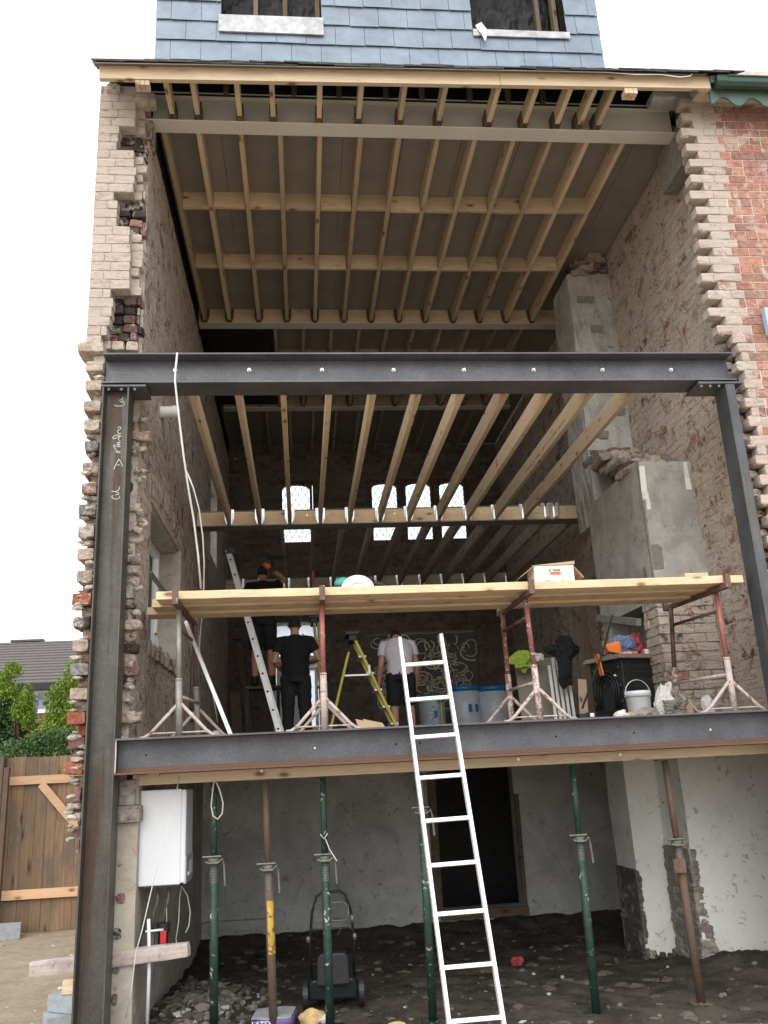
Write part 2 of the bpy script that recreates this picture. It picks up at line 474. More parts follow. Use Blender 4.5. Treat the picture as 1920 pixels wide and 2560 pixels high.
    def build(s, name, mat, parent=None, bevel=0, smooth=False, loc=None):
        me = bpy.data.meshes.new(name)
        me.from_pydata(s.v, [], s.f); me.update()
        if s.has:
            at = me.color_attributes.new('Col', 'FLOAT_COLOR', 'POINT')
            at.data.foreach_set('color', [x for c in s.c for x in (*c, 1)])
        bm = bmesh.new(); bm.from_mesh(me); bmesh.ops.recalc_face_normals(bm, faces=bm.faces[:]); bm.to_mesh(me); bm.free()
        o = bpy.data.objects.new(name, me); COL.objects.link(o)
        me.materials.append(M[mat] if isinstance(mat, str) else mat)
        if smooth: me.polygons.foreach_set('use_smooth', [True] * len(me.polygons))
        if bevel:
            b = o.modifiers.new('bevel', 'BEVEL'); b.width = bevel; b.segments = 2; b.limit_method = 'ANGLE'; b.harden_normals = False
        if parent: o.parent = parent
        if loc is not None: o.location = loc
        return o

def tag(o, label, cat, group=None):
    o['label'] = label; o['category'] = cat
    if group: o['group'] = group
    return o
def thing(name, label, cat, loc=(0, 0, 0), group=None, rz=0):
    o = bpy.data.objects.new(name, None); COL.objects.link(o)
    o.location = loc; o.rotation_euler = (0, 0, rz); o.empty_display_size = .1
    return tag(o, label, cat, group)
def struct(o):
    o['kind'] = 'structure'; return o
def kids(o): return [c for c in bpy.data.objects if c.parent == o]
def dup(o, loc=None, label=None, parent=None, rz=None):
    c = o.copy(); COL.objects.link(c)
    if parent: c.parent = parent
    if loc is not None: c.location = loc
    if label: c['label'] = label
    if rz is not None: c.rotation_euler = (0, 0, rz)
    for k in kids(o): dup(k, parent=c)
    return c
ORD = ['first', 'second', 'third', 'fourth', 'fifth', 'sixth', 'seventh', 'eighth', 'ninth', 'tenth', 'eleventh', 'twelfth', 'thirteenth', 'fourteenth']

def solid(xs, ys, zs, void):
    """grid of cells; void(x, y, z) true where empty; only outer faces"""
    m = MB(); nx, ny, nz = len(xs) - 1, len(ys) - 1, len(zs) - 1
    def full(i, j, k):
        if not (0 <= i < nx and 0 <= j < ny and 0 <= k < nz): return False
        return not void((xs[i] + xs[i + 1]) / 2, (ys[j] + ys[j + 1]) / 2, (zs[k] + zs[k + 1]) / 2)
    for i in range(nx):
        for j in range(ny):
            for k in range(nz):
                if not full(i, j, k): continue
                a, b, c, d, e, f = xs[i], xs[i + 1], ys[j], ys[j + 1], zs[k], zs[k + 1]
                if not full(i - 1, j, k): m.add([(a, c, e), (a, d, e), (a, d, f), (a, c, f)], [(0, 1, 2, 3)])
                if not full(i + 1, j, k): m.add([(b, c, e), (b, c, f), (b, d, f), (b, d, e)], [(0, 1, 2, 3)])
                if not full(i, j - 1, k): m.add([(a, c, e), (a, c, f), (b, c, f), (b, c, e)], [(0, 1, 2, 3)])
                if not full(i, j + 1, k): m.add([(a, d, e), (b, d, e), (b, d, f), (a, d, f)], [(0, 1, 2, 3)])
                if not full(i, j, k - 1): m.add([(a, c, e), (b, c, e), (b, d, e), (a, d, e)], [(0, 1, 2, 3)])
                if not full(i, j, k + 1): m.add([(a, c, f), (a, d, f), (b, d, f), (b, c, f)], [(0, 1, 2, 3)])
    return m

HB, BL, MG = .0875, .228, .011
def bricks(m, O, u, n, L, z0, z1, colfn, holes=(), seed=1, prot=.006, jit=.0035, edge=None, u0=0.0):
    """courses on the plane through O, along u, standing proud along n"""
    rnd = random.Random(seed); O, u, n = V(O), V(u), V(n)
    for i in range(int((z1 - z0) / HB)):
        za = z0 + i * HB + MG / 2; zb = za + HB - MG
        head = (i % 4 == 2)
        ln = .114 if head else BL
        x = u0 - (ln / 2 if i % 2 else 0) - rnd.uniform(0, .02)
        lo = u0 if edge is None else edge(i, z0 + i * HB)
        while x < L:
            a, b = x + MG / 2, x + ln - MG / 2
            x += ln + rnd.uniform(-.003, .003)
            a, b = max(a, lo), min(b, L)
            if b - a < .03: continue
            for (ha, hb, hz0, hz1) in holes:
                if hz0 - .02 < (za + zb) / 2 < hz1 + .02:
                    if a >= ha and b <= hb: a = b = 0
                    elif a < ha < b: b = ha
                    elif a < hb < b: a = hb
            if b - a < .03: continue
            p = rnd.uniform(-.4, 1) * prot + .0025
            c = colfn((a + b) / 2, (za + zb) / 2, rnd)
            if c is None: continue
            J = lambda: rnd.uniform(-jit, jit)
            base = [O + u * q + V((0, 0, w)) - n * .02 for q in (a, b) for w in (za, zb)]
            top = [O + u * (q + J()) + V((0, 0, w + J())) + n * (p + J() * .6) for q in (a, b) for w in (za, zb)]
            m.add(base + top, [(4, 6, 7, 5), (0, 4, 5, 1), (2, 3, 7, 6), (0, 2, 6, 4), (1, 5, 7, 3)], c)
    return m
def pick(r, opts):
    t = r.random() * sum(w for w, _ in opts)
    for w, c in opts:
        t -= w
        if t <= 0:
            k = r.uniform(.82, 1.15)
            return tuple(a * k for a in c)
    return opts[0][1]
C_TOOTH = [(1.4, (.36, .125, .08)), (3, (.235, .13, .125)), (2.5, (.19, .185, .19)), (2.5, (.40, .33, .27)), (2, (.29, .175, .145)), (.8, (.06, .055, .055))]
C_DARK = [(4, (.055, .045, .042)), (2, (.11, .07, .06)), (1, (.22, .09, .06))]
C_END = [(5, (.50, .42, .35)), (2, (.44, .36, .31)), (1, (.38, .28, .23))]
C_IN = [(5, (.44, .36, .31)), (3, (.34, .26, .22)), (2, (.27, .15, .12)), (.9, (.11, .09, .085))]
C_RIGHT = [(5, (.50, .42, .35)), (3, (.43, .32, .265)), (2.2, (.36, .19, .15)), (.8, (.14, .11, .10)), (.5, (.58, .53, .46))]
C_BACK = [(5, (.19, .155, .13)), (3, (.14, .11, .095)), (1, (.20, .12, .09))]  # back wall bricks, shade included in these tones
C_RED = [(6, (.41, .205, .155)), (3, (.37, .20, .16)), (2, (.31, .18, .155)), (.6, (.48, .32, .25))]

# ---------------------------------------------------------------- ground
def gh(x, y):
    t = max(0, min(1, (x + 1.75) / .45)) * max(0, min(1, (y + 1.0) / .9))
    base = -.13 - .04 * max(0, y) - .035 * max(0, x - 1) * max(0, 1 - abs(y) / 4)
    z = base * t
    if -8 < x < 8 and -4 < y < 8:
        z += .02 * noise.noise(V((x * 2.2, y * 2.2, 0))) + t * (.035 * noise.noise(V((x * 4, y * 4, 3))) + .022 * abs(noise.noise(V((x * 11, y * 11, 5)))) + .012 * abs(noise.noise(V((x * 23, y * 23, 8)))))
    # spoil heaped against the right hand cellar wall and a bank under the far wall
    z += t * .16 * math.exp(-((x - 3.9) ** 2) / .35 - ((y - 1.3) ** 2) / .5)
    z += t * .12 * math.exp(-((y - 4.45) ** 2) / .12)
    z += t * .13 * math.exp(-((x + .85) ** 2) / .12 - ((y - 1.3) ** 2) / .6)
    return z
def axis(a, b, st, far):
    q = []; x = a
    while x < b: q.append(x); x += st
    q.append(b)
    d = st; lo, hi = a, b
    while hi < far: d *= 1.6; hi += d; q.append(hi)
    d = st
    while lo > -far: d *= 1.6; lo -= d; q.insert(0, lo)
    return q
xs, ys = axis(-2.4, 4.3, .032, 320), axis(-.8, 4.7, .034, 320)
g = MB()
g.v = [(x, y, gh(x, y)) for x in xs for y in ys]
ny = len(ys)
g.f = [(i * ny + j, (i + 1) * ny + j, (i + 1) * ny + j + 1, i * ny + j + 1) for i in range(len(xs) - 1) for j in range(ny - 1)]
g.c = [(.5, .5, .5)] * len(g.v)
struct(g.build('ground', 'ground', smooth=True))

# ---------------------------------------------------------------- left party wall
XL, XR, YB = -1.30, 3.97, 9.3
LW = thing('party_wall', 'tall limewashed brick party wall with toothed broken end, at the left of the opened house', 'wall', (0, 0, 0))
wn1 = (.97, 2.86, 2.70, 3.98)       # y0, y1, z0, z1
wn2 = (6.0, 7.0, 4.75, 5.95)
def lv(x, y, z):
    for a, b, c, d in (wn1, wn2):
        if a < y < b and c < z < d: return True
    return False
solid([-1.70, -1.60, -1.53, XL], [.30, .97, 2.86, 6.0, 7.0, 9.62], [-.7, 1.12, 2.70, 3.98, 4.75, 5.0, 5.95, 7.76], lambda x, y, z: lv(x, y, z) or (z < 1.12 and x < -1.53) or (z < 5.0 and x < -1.6)).build('wall_core', 'mortar', LW)
def cin(y, z, r):
    return pick(r, C_IN)
m = MB()
bricks(m, (XL, .3, 0), (0, 1, 0), (1, 0, 0), 9.0, 1.75, 7.6, cin, holes=[(wn1[0] - .3, wn1[1] - .3, wn1[2], wn1[3]), (wn2[0] - .3, wn2[1] - .3, wn2[2], wn2[3])], seed=3, prot=.003, jit=.003)
m.build('inner_brick_face', 'bk_in', LW)
MB().add([(-1.69, .35, 7.66), (-1.69, 9.6, 7.66), (-1.69, 9.6, 7.9), (-1.69, 5.2, 11.2), (-1.69, .35, 7.95)], [(0, 1, 2, 3, 4)]).add([(-1.45, .35, 7.66), (-1.45, 9.6, 7.66), (-1.45, 9.6, 7.9), (-1.45, 5.2, 11.2), (-1.45, .35, 7.95)], [(0, 1, 2, 3, 4)]).build('gable', 'mortar', LW)
# the broken end: courses one by one
m = MB(); e = MB(); bm_ = MB(); r = random.Random(5)
i = 0; z = -.45
while z < 7.66:
    za, zb = z + .005, z + HB - .006
    if z > 5.02:
        pocket = 6.93 < z < 7.18 or 6.12 < z < 6.5 or 5.10 < z < 5.55
        if z > 7.5: xr = -1.27
        elif pocket: xr = -1.53
        elif z > 6.5: xr = -1.375
        elif z > 5.55: xr = -1.40
        else: xr = -1.60
        xr += r.uniform(-.02, .02)
        x = -1.715
        bm_.box(-1.708, .108, z, xr - .012, .215, z + HB)
        first = .17 if i % 2 else .115
        while x < xr - .02:
            w = min(first, xr - x); first = .225
            if xr - (x + w) < .05: w = xr - x
            e.rough(x, .10 + r.uniform(-.003, .003), za - .003, x + w - .003, .22, zb + .004, .0028, pick(r, C_END), 3, i + x, r.uniform(-.01, .01))
            x += w
        # second leaf, dark and broken
        q = -1.30 + r.uniform(-.03, .012)
        x = xr - .03
        while x < q - .02:
            w = r.uniform(.09, .13)
            if x + w > q: w = q - x
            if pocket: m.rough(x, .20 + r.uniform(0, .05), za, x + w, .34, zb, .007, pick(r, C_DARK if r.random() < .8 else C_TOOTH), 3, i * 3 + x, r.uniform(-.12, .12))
            else: e.rough(x, .17 + r.uniform(0, .05), za - .002, x + w, .34, zb + .003, .007, pick(r, C_END if r.random() < .8 else C_TOOTH), 3, i * 3 + x, r.uniform(-.1, .1))
            x += w + .006
    else:
        t = (i % 2 == 0)
        xa = (-1.68 + r.uniform(-.018, .012)) if t else (-1.643 + r.uniform(-.012, .018))
        if 4.93 < z: xa = -1.77
        if z < 1.12: i += 1; z += HB; continue
        if z < 1.5: xa = -1.61 + r.uniform(-.02, .03) - (.05 if 1.33 < z < 1.42 else 0)
        m.rough(xa, (.05 if t else .12) + r.uniform(-.015, .02), za - (.004 if t else 0), -1.56, .33, zb + (.005 if t else 0), .0035 if r.random() < .6 else .008, pick(r, C_TOOTH if z < 4.2 else C_END), 4, i * 1.3, r.uniform(-.03, .03))
        if z > 1.75:
            q = -1.235 + r.uniform(-.06, .04) - (.05 if not t else 0)
            if r.random() > .12:
                m.rough(-1.36, .235 + r.uniform(0, .06), za, q, .36, zb, .012, pick(r, C_TOOTH + C_DARK + C_END), 4, i * 2.1, r.uniform(-.1, .1))
    i += 1; z += HB
for k in range(90):
    z = r.uniform(1.2, 4.9); s_ = r.uniform(.014, .036)
    m.rock((r.uniform(-1.66, -1.57), .06 + r.uniform(0, .06), z), s_, k, (1.3, 1, .6), pick(r, [(1, (.50, .46, .40)), (1, (.38, .33, .28))]), 2, .6)
    z = r.uniform(1.8, 4.6)
    if k % 3 == 0: m.rock((r.uniform(-1.32, -1.24), .24 + r.uniform(0, .08), z), s_, k + 9, (1.2, 1, .9), pick(r, [(1, (.46, .42, .37)), (1, (.30, .25, .21))]), 2, .6)
bm_.build('end_mortar', 'mortar', LW)
e.build('limewashed_end_brickwork', 'bk_end', LW)
m.build('toothed_brickwork', 'bk_tooth', LW)
# loose piece and padstone under the eaves
m = MB(); m.rough(-1.66, .06, 7.60, -1.53, .2, 7.68, .01, (.5, .45, .4), 3, 2); m.rough(-1.71, .1, 7.56, -1.685, .2, 7.69, .006, (.4, .25, .2), 3, 2)
m.rough(-1.40, .08, 7.53, -1.22, .24, 7.61, .01, (.42, .38, .34), 4, 8); m.rough(-1.37, .28, 7.25, -1.27, .5, 7.52, .006, (.2, .17, .15), 4, 9)
m.build('broken_top_brick', 'bk_tooth', LW)
# cellar return
m = solid([-1.36, -1.20], [.26, .30, 4.5], [-.6, 1.60], lambda *a: False)
m.build('cellar_plaster', 'returnwall', LW)
m = MB(); r = random.Random(8)
for k in range(9):
    z = -.3 + k * .21 + r.uniform(-.03, .03)
    m.rough(-1.345, .245 + r.uniform(0, .02), z, -1.28 + r.uniform(-.02, .03), .33, z + .075, .011, pick(r, C_TOOTH), 3, k)
m.rough(-1.345, .2, 1.30, -1.175, .33, 1.42, .008, (.30, .27, .25), 4, 4); m.rough(-1.34, .24, 1.42, -1.22, .3, 1.6, .008, (.36, .34, .31), 3, 5)
m.build('exposed_brick_patch', 'bk_tooth', LW)
# dark membrane along the wall head
MB().box(XL, .35, 7.42, XL + .015, 9.2, 7.70).build('damp_proof_strip', 'foil', LW)
# near side window: plastered reveals, lintel, brick sill
m = MB(); a, b, c, d = wn1
m.box(-1.59, a - .0, c, -1.34, a + .03, d, .004); m.box(-1.59, b - .03, c, -1.285, b, d, .006); m.box(-1.59, a + .03, d - .03, -1.33, b - .03, d, .004)
m.build('window_reveal_plaster', 'returnwall', LW)
m = MB(); r = random.Random(3)
for k in range(15):
    y = a + .02 + k * .124
    m.rough(-1.59, y, c - .10, -1.27 + r.uniform(-.01, .02), y + .112, c + .035 + r.uniform(-.02, .02), .006, pick(r, [(1, (.22, .16, .14)), (1, (.28, .2, .17)), (.4, (.4, .35, .3))]), 2, k)
m.build('brick_sill', 'bk_in', LW)
m = MB(); r = random.Random(13)
for k in range(17):
    y = a - .1 + k * .118; zz = d + .02 + .10 * math.sin(math.pi * k / 16)
    m.rough(-1.36, y, zz, -1.287 + r.uniform(-.004, .008), y + .106, zz + .2, .005, pick(r, C_IN), 2, k)
m.build('soldier_arch', 'bk_in', LW)
m = MB(); x0 = -1.57
for (p, q, s_, t) in ((a + .03, a + .10, c, d - .03), (b - .10, b - .03, c, d - .03), (a + .1, b - .1, c, c + .07), (a + .1, b - .1, d - .1, d - .03), ((a + b) / 2 - .035, (a + b) / 2 + .035, c + .07, d - .1), (a + .1, (a + b) / 2 - .035, c + .82, c + .89)):
    m.box(x0, p, s_, x0 + .06, q, t)
f = m.build('window_frame', 'pvc', LW, .004)
MB().box(x0 + .02, a + .1, c + .07, x0 + .026, b - .1, d - .1).build('window_pane', 'glass', f)
# far side window, boarded white
a, b, c, d = wn2; m = MB()
for (p, q, s_, t) in ((a, a + .08, c, d), (b - .08, b, c, d), (a + .08, b - .08, c, c + .08), (a + .08, b - .08, d - .08, d), (a + .46, a + .54, c + .08, d - .08)):
    m.box(-1.50, p, s_, -1.43, q, t)
f = m.build('far_window_frame', 'pvc', LW, .004)
MB().box(-1.48, a + .08, c + .08, -1.474, b - .08, d - .08).build('far_window_pane', 'frost', f)
m = MB(); p = A(347, 890, X=XL)
m.tube([p, p + V((.17, 0, 0))], .055, 20); m.tube([p + V((.12, 0, 0)), p + V((.175, 0, 0))], .062, 20)
tag(m.build('waste_pipe_stub', 'white'), 'short white plastic pipe stub in the left brick wall below the upper steel beam', 'pipe')

# ---------------------------------------------------------------- right party wall with chimney breasts
RW = thing('party_wall', 'tall rough brick party wall with grey rendered chimney breasts, at the right of the opened house', 'wall')
solid([XR, XR + .14], [.2, 1.7, 9.62], [-.7, 1.62, 7.76], lambda x, y, z: y < 1.7 and z < 1.62).build('wall_core', 'mortar', RW)
m = MB()
def cr(y, z, r):
    if z > 4.6 and r.random() < .5: return pick(r, C_RIGHT[:2])
    return pick(r, C_RIGHT)
bricks(m, (XR, .2, 0), (0, 1, 0), (-1, 0, 0), 9.1, 1.75, 7.7, cr, seed=9, prot=.004, jit=.003)
m.build('inner_brick_face', 'bk_right', RW)
# upper chimney breast
m = MB(); m.rough(3.42, 2.72, 4.2, 3.99, 3.4, 7.42, .014, None, 18, 2)
m.build('upper_chimney_breast', 'render', RW)
m = MB(); r = random.Random(4)
for k in range(16):
    x = 3.44 + r.uniform(0, .45); z = 7.36 + r.uniform(0, .28)
    m.rough(x, 2.62 + r.uniform(0, .3), z, x + .18, 2.85 + r.uniform(0, .3), z + .08, .012, pick(r, C_IN), 3, k, r.uniform(-.4, .4))
for k in range(70):
    row = k // 6; z = 4.38 + row * .085
    if z > 5.1: break
    y0 = 1.40 + row * .17
    x = 3.95 - (k % 6) * .115 * (1 - row * .05) - r.uniform(0, .04)
    if x < 3.46: continue
    m.rough(x - .1, y0 + r.uniform(0, .12), z, x + .02, y0 + .5, z + .082, .012, pick(r, C_IN + [(3, (.24, .22, .20)), (1.5, (.12, .10, .09))]), 3, k + 40, r.uniform(-.15, .15))
m.build('broken_corbel_brick', 'bk_tooth', RW)
# lower breast with fireplace opening
fx0, fy0, fy1 = 3.41, 1.37, 2.95
m = solid([fx0, 3.90, 3.985], [fy0, 1.72, 2.72, fy1], [1.88, 3.02, 4.42], lambda x, y, z: z < 3.02 and 1.72 < y < 2.72 and x < 3.9)
m.v = [(x + .004 * noise.noise(V((x * 9, y * 9, z * 9))), y, z) for x, y, z in m.v]
m.build('chimney_breast_core', 'render', RW, .006)
m = MB()
bricks(m, (fx0 - .01, fy0 - .012, 0), (1, 0, 0), (0, -1, 0), .56, 1.89, 3.05, lambda u, z, r: pick(r, C_RIGHT), seed=21, prot=.014, jit=.006)
bricks(m, (fx0 - .012, fy0 - .01, 0), (0, 1, 0), (-1, 0, 0), .34, 1.89, 3.05, lambda u, z, r: pick(r, C_RIGHT), seed=22, prot=.014, jit=.006)
bricks(m, (fx0 - .012, 2.73, 0), (0, 1, 0), (-1, 0, 0), .22, 1.89, 3.05, lambda u, z, r: pick(r, C_TOOTH), seed=23, prot=.014, jit=.006)
m.build('fireplace_brick_pier', 'bk_right', RW)
MB().box(3.62, 1.73, 1.9, 3.72, 2.71, 3.0).build('fireback_board', 'concrete', RW)
m = MB(); m.box(3.412, 1.369 - .006, 4.02, 3.47, 1.372, 4.36, .01); m.box(3.88, 1.369 - .006, 4.12, 3.93, 1.372, 4.40, .01); m.box(3.45, 1.369 - .006, 3.92, 3.485, 1.372, 4.1, .01)
m.build('white_paint_flake', 'whitewall', RW)
m = MB(); r = random.Random(19)
for k in range(30):
    z = 3.02 + k * .047
    m.rough(fx0 - .004 - r.uniform(0, .004), fy0 - .004 - r.uniform(0, .004), z, fx0 + .012 + r.uniform(0, .012), fy0 + .02, z + .05, .004, None, 1, k)
m.build('corner_seam_strip', 'concrete', RW)  # raised dark strip standing in for the dark seam along the corner
m = MB()
def patch(pts, y): m.add([(x, y, z) for x, z in pts], [tuple(range(len(pts)))])
patch([(3.43, 3.30), (3.53, 3.31), (3.54, 3.52), (3.50, 3.56), (3.43, 3.55)], fy0 - .002)
m.add([(fx0 - .002, y, z) for y, z in ((1.5, 3.2), (1.58, 3.22), (1.6, 3.36), (1.52, 3.38))], [(0, 1, 2, 3)])
m.build('grey_patch', 'concrete', RW)
m = MB(); zz = [(7.0, .2), (6.6, .15), (6.2, .22), (5.9, .1), (5.5, .2), (5.2, .12)]
for k, (z, w) in enumerate(zz):
    x = 3.5 + (k * .13) % .3
    m.add([(x, 2.716 - .011, z), (x + w, 2.716 - .011, z - .01), (x + w + .02, 2.705, z + .09), (x + .01, 2.705, z + .1)], [(0, 1, 2, 3)])
m.build('grey_patch', 'concrete', RW)
# dark fireplace lintel bar seen slanting
MB().bar((3.36, 1.75, 2.86), (3.36, 2.9, 3.10), .05, .07).build('fireplace_lintel', 'concrete', RW)
# cellar: stepped white plaster
m = solid([3.19, 3.50, 3.56, 3.7, 4.2, 5.2], [1.60, 2.2, 2.75], [-.36, .1, .6, 1.1, 1.60], lambda x, y, z: x < 3.5 and y < 2.2)
m.v = [(x + .02 * noise.noise(V((x, y * 3, z * 5))), y + .012 * noise.noise(V((x * 4, z * 4, y))), z + (.04 * noise.noise(V((x * 6, y * 4, 1))) if z < 0 else 0)) for x, y, z in m.v]
m.build('cellar_plaster', 'whitewall', RW, .008)
m = MB(); r = random.Random(31)
for k in range(26):
    z = -.45 + k * .045
    m.rough(3.48 - r.uniform(0, .015), 1.588 + r.uniform(0, .01), z, 3.53 + .10 * max(0, .62 - z) + r.uniform(0, .03), 2.19, z + .075, .014, (.30, .27, .24), 3, k)
for k in range(22):
    x = 3.15 + k * .02
    m.rough(x, 2.195 + r.uniform(-.02, .02), -.5, x + .07, 2.5, -.20 + r.uniform(-.02, .035), .014, (.09, .08, .07), 3, k)
    m.rough(3.62 + k * .06, 1.63 + r.uniform(0, .05), -.5, 3.72 + k * .06, 1.9, -.34 + r.uniform(0, .06), .02, (.24, .22, .19), 3, k + 3)
    m.rough(3.175 - r.uniform(-.008, .008), 2.19 + r.uniform(0, .008), -.4 + k * .045, 3.215 + r.uniform(0, .02), 2.74, -.33 + k * .045, .008, (.15, .135, .12), 3, k) if k < 20 else None
m.build('broken_plaster_edge', 'bk_tooth', RW)

# ---------------------------------------------------------------- neighbouring facade, right
NF = thing('brick_facade', 'red brick rear wall of the neighbouring house with a limewashed toothed edge', 'building')
def xe(z):
    if z > 5.9: return 3.765 + (z - 6) * .02
    if z > 5.2: return 3.73
    if z > 4.95: return 3.80
    return 3.88
m = MB(); e = MB(); bm_ = MB(); bn_ = MB(); r = random.Random(17); i = 0; z = -.4
while z < 7.62:
    za, zb = z + .004, z + HB - .005
    t = i % 2
    x0 = xe(z) + (-.065 if t else .065) * (1 if z > 5.0 else .4) + r.uniform(-.025, .02)
    # limewashed strip, worn, then the red facing
    x1 = max(3.97, 4.075 - max(0, 7.4 - z) * .055) + (.06 if t else 0)
    bm_.box(x0 + .012, .007, z, x1, .108, z + HB); bn_.add([(x1, .006, z), (7.7, .006, z), (7.7, .006, z + HB), (x1, .006, z + HB)], [(0, 1, 2, 3)])
    if i % 3 == 0: e.rock((x0 + r.uniform(0, .06), .03, z), r.uniform(.012, .03), i, (1.4, 1, .6), (.5, .45, .4), 2, .6)
    x = x0
    while x < x1:
        w = min(r.choice((.115, .225)), x1 - x)
        if x1 - x - w < .06: w = x1 - x
        red = r.random() < (.12 if z > 6 else .32)
        e.rough(x, r.uniform(-.004, .004), za - .001, x + w - .004, .112, zb + .001, .0022 if z > 6.2 else .005, pick(r, C_RED if red else C_END), 4, i * 1.7 + x, r.uniform(-.02, .02) if x > x0 else r.uniform(-.05, .05))
        x += w
    e.rough(x0 + .06 + r.uniform(0, .05), .118, za, 4.12, .235, zb, .006, pick(r, C_END + C_DARK[:1]), 4, i * 2.9)
    if z < 5.05:
        xx = 3.80
        while xx < x0 + .02:
            e.rough(xx, .09 + r.uniform(0, .12), za, xx + .13, .33, zb, .016, pick(r, C_DARK + C_TOOTH[:2]), 3, i + xx * 3, r.uniform(-.2, .2)); xx += .14
    i += 1; z += HB
bricks(m, (4.03, .004, 0), (1, 0, 0), (0, -1, 0), 3.6, -.4, 7.62, lambda u, z, r: pick(r, C_RED), seed=33, prot=.004, jit=.0025, edge=lambda i, z: max(3.97, 4.075 - max(0, 7.4 - z) * .055) - 4.03 + (.06 if i % 2 else 0), u0=-.1)
bm_.build('edge_mortar', 'mortar', NF); bn_.build('face_mortar', 'mortar_r', NF)
e.build('limewashed_toothed_edge', 'bk_end', NF)
m.build('red_brick_face', 'bk_red', NF)
solid([3.98 + .14, 4.3, 5.3, 7.7], [.012, .24, 1.7, 9.6], [-.7, 1.61, 7.66], lambda x, y, z: (x < 4.3 and y < .24) or (z < 1.61 and x < 5.3 and .24 < y < 1.7)).build('wall_core', 'mortar_r', NF)
# gutter, scalloped board, overflow pipe
g0 = A(1545, 178, Y=-.30)
zt = g0.z
m = MB()
pr = [(0, .005), (-.02, -.03), (-.055, -.055), (-.09, -.05), (-.115, -.02), (-.118, .03), (-.128, .03), (-.128, .045), (-.105, .045), (-.105, -.01), (-.085, -.038), (-.055, -.042), (-.03, -.02), (-.01, .01)]
m.prism(pr, lambda a, b, w: (g0.x + w, -.24 + a, zt + b - .01), 3.6)
m.build('gutter', 'green_g', NF, .002)
m = MB(); m.prism([(a * 1.12, b * 1.12) for a, b in pr[:6]] + [(-.12, .05), (0, .05)], lambda a, b, w: (g0.x - .01 + w, -.235 + a, zt + b - .012), .10)
m.build('gutter_stop_end', 'green_g', NF, .004)
m = MB(); x0, x1 = 3.905, 7.6; top = zt - .03; poly = [(x0, top + .12), (x0 + .0, top - .155)]
n = 210
for k in range(n + 1):
    u = x0 + .02 + (x1 - x0 - .02) * k / n
    ph = ((u - x0 - .03) / .285) % 1
    d = -.155 + .075 * (math.sin(math.pi * min(1, ph * 1.5)) if ph < .667 else 0) + (.0 if ph < .667 else -.02 * math.sin(math.pi * (ph - .667) * 3))
    poly.append((u, top + d))
poly.append((x1, top + .12))
m.prism(poly, lambda a, b, w: (a, -.245 + w, b), .022)
m.build('scalloped_fascia_board', 'green_v', NF)
p = A(1605, 238, Y=0); m = MB(); m.tube([p + V((-.02, .05, .02)), p + V((-.01, -.02, .015)), p + V((.06, -.08, -.02))], .011, 12)
m.build('overflow_pipe', 'prop_t', NF)
m = MB(); m.add([(3.9, -.32, zt + .06), (7.7, -.32, zt + .06), (7.7, 5.2, 11.4), (3.9, 5.2, 11.4), (3.9, -.30, zt - .0), (7.7, -.30, zt - .0), (7.7, 5.2, 11.3), (3.9, 5.2, 11.3)], [(0, 1, 2, 3), (4, 7, 6, 5), (0, 4, 5, 1), (1, 5, 6, 2), (2, 6, 7, 3), (3, 7, 4, 0)])
m.build('roof', 'slate', NF)
MB().box(3.87, -.20, 7.61, 7.7, .25, 7.80).build('soffit', 'mortar_r', NF)
MB().box(3.985, .118, 7.45, 4.3, .9, 8.05).build('wall_head', 'mortar', NF)
p = A(1650, 690, Y=-.05)
MB().box(p.x, -.09, p.z - .16, p.x + .06, -.03, p.z + .10).build('pipe_bracket', plain('pale blue plastic', (.35, .48, .60), .4), NF, .006)

# ---------------------------------------------------------------- back wall
BW = thing('front_wall', 'shade-darkened brick front wall seen from inside at the far end of the house', 'wall')
z_w0, z_w1 = 5.70, 6.97
W1 = (-.33, .30); W3 = (1.36, 3.36); DR = (-.50, .37, 1.885, 4.24); BL2 = (1.29, 3.27, 2.55, 3.98)
def bv(x, y, z):
    return (z_w0 < z < z_w1 and (W1[0] < x < W1[1] or W3[0] < x < W3[1])) or (DR[0] < x < DR[1] and DR[2] < z < DR[3]) or (BL2[0] < x < BL2[1] and BL2[2] < z < BL2[3])
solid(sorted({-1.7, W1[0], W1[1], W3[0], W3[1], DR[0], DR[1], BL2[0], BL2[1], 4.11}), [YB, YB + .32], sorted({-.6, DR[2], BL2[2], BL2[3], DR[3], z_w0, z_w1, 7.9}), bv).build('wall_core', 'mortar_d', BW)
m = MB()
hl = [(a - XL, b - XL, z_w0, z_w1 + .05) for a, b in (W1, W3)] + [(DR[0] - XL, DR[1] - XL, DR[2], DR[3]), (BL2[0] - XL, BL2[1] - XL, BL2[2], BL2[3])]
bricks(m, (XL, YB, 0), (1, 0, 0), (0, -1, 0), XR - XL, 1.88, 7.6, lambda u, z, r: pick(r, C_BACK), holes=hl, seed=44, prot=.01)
m.build('inner_brick_face', 'bk_back', BW)
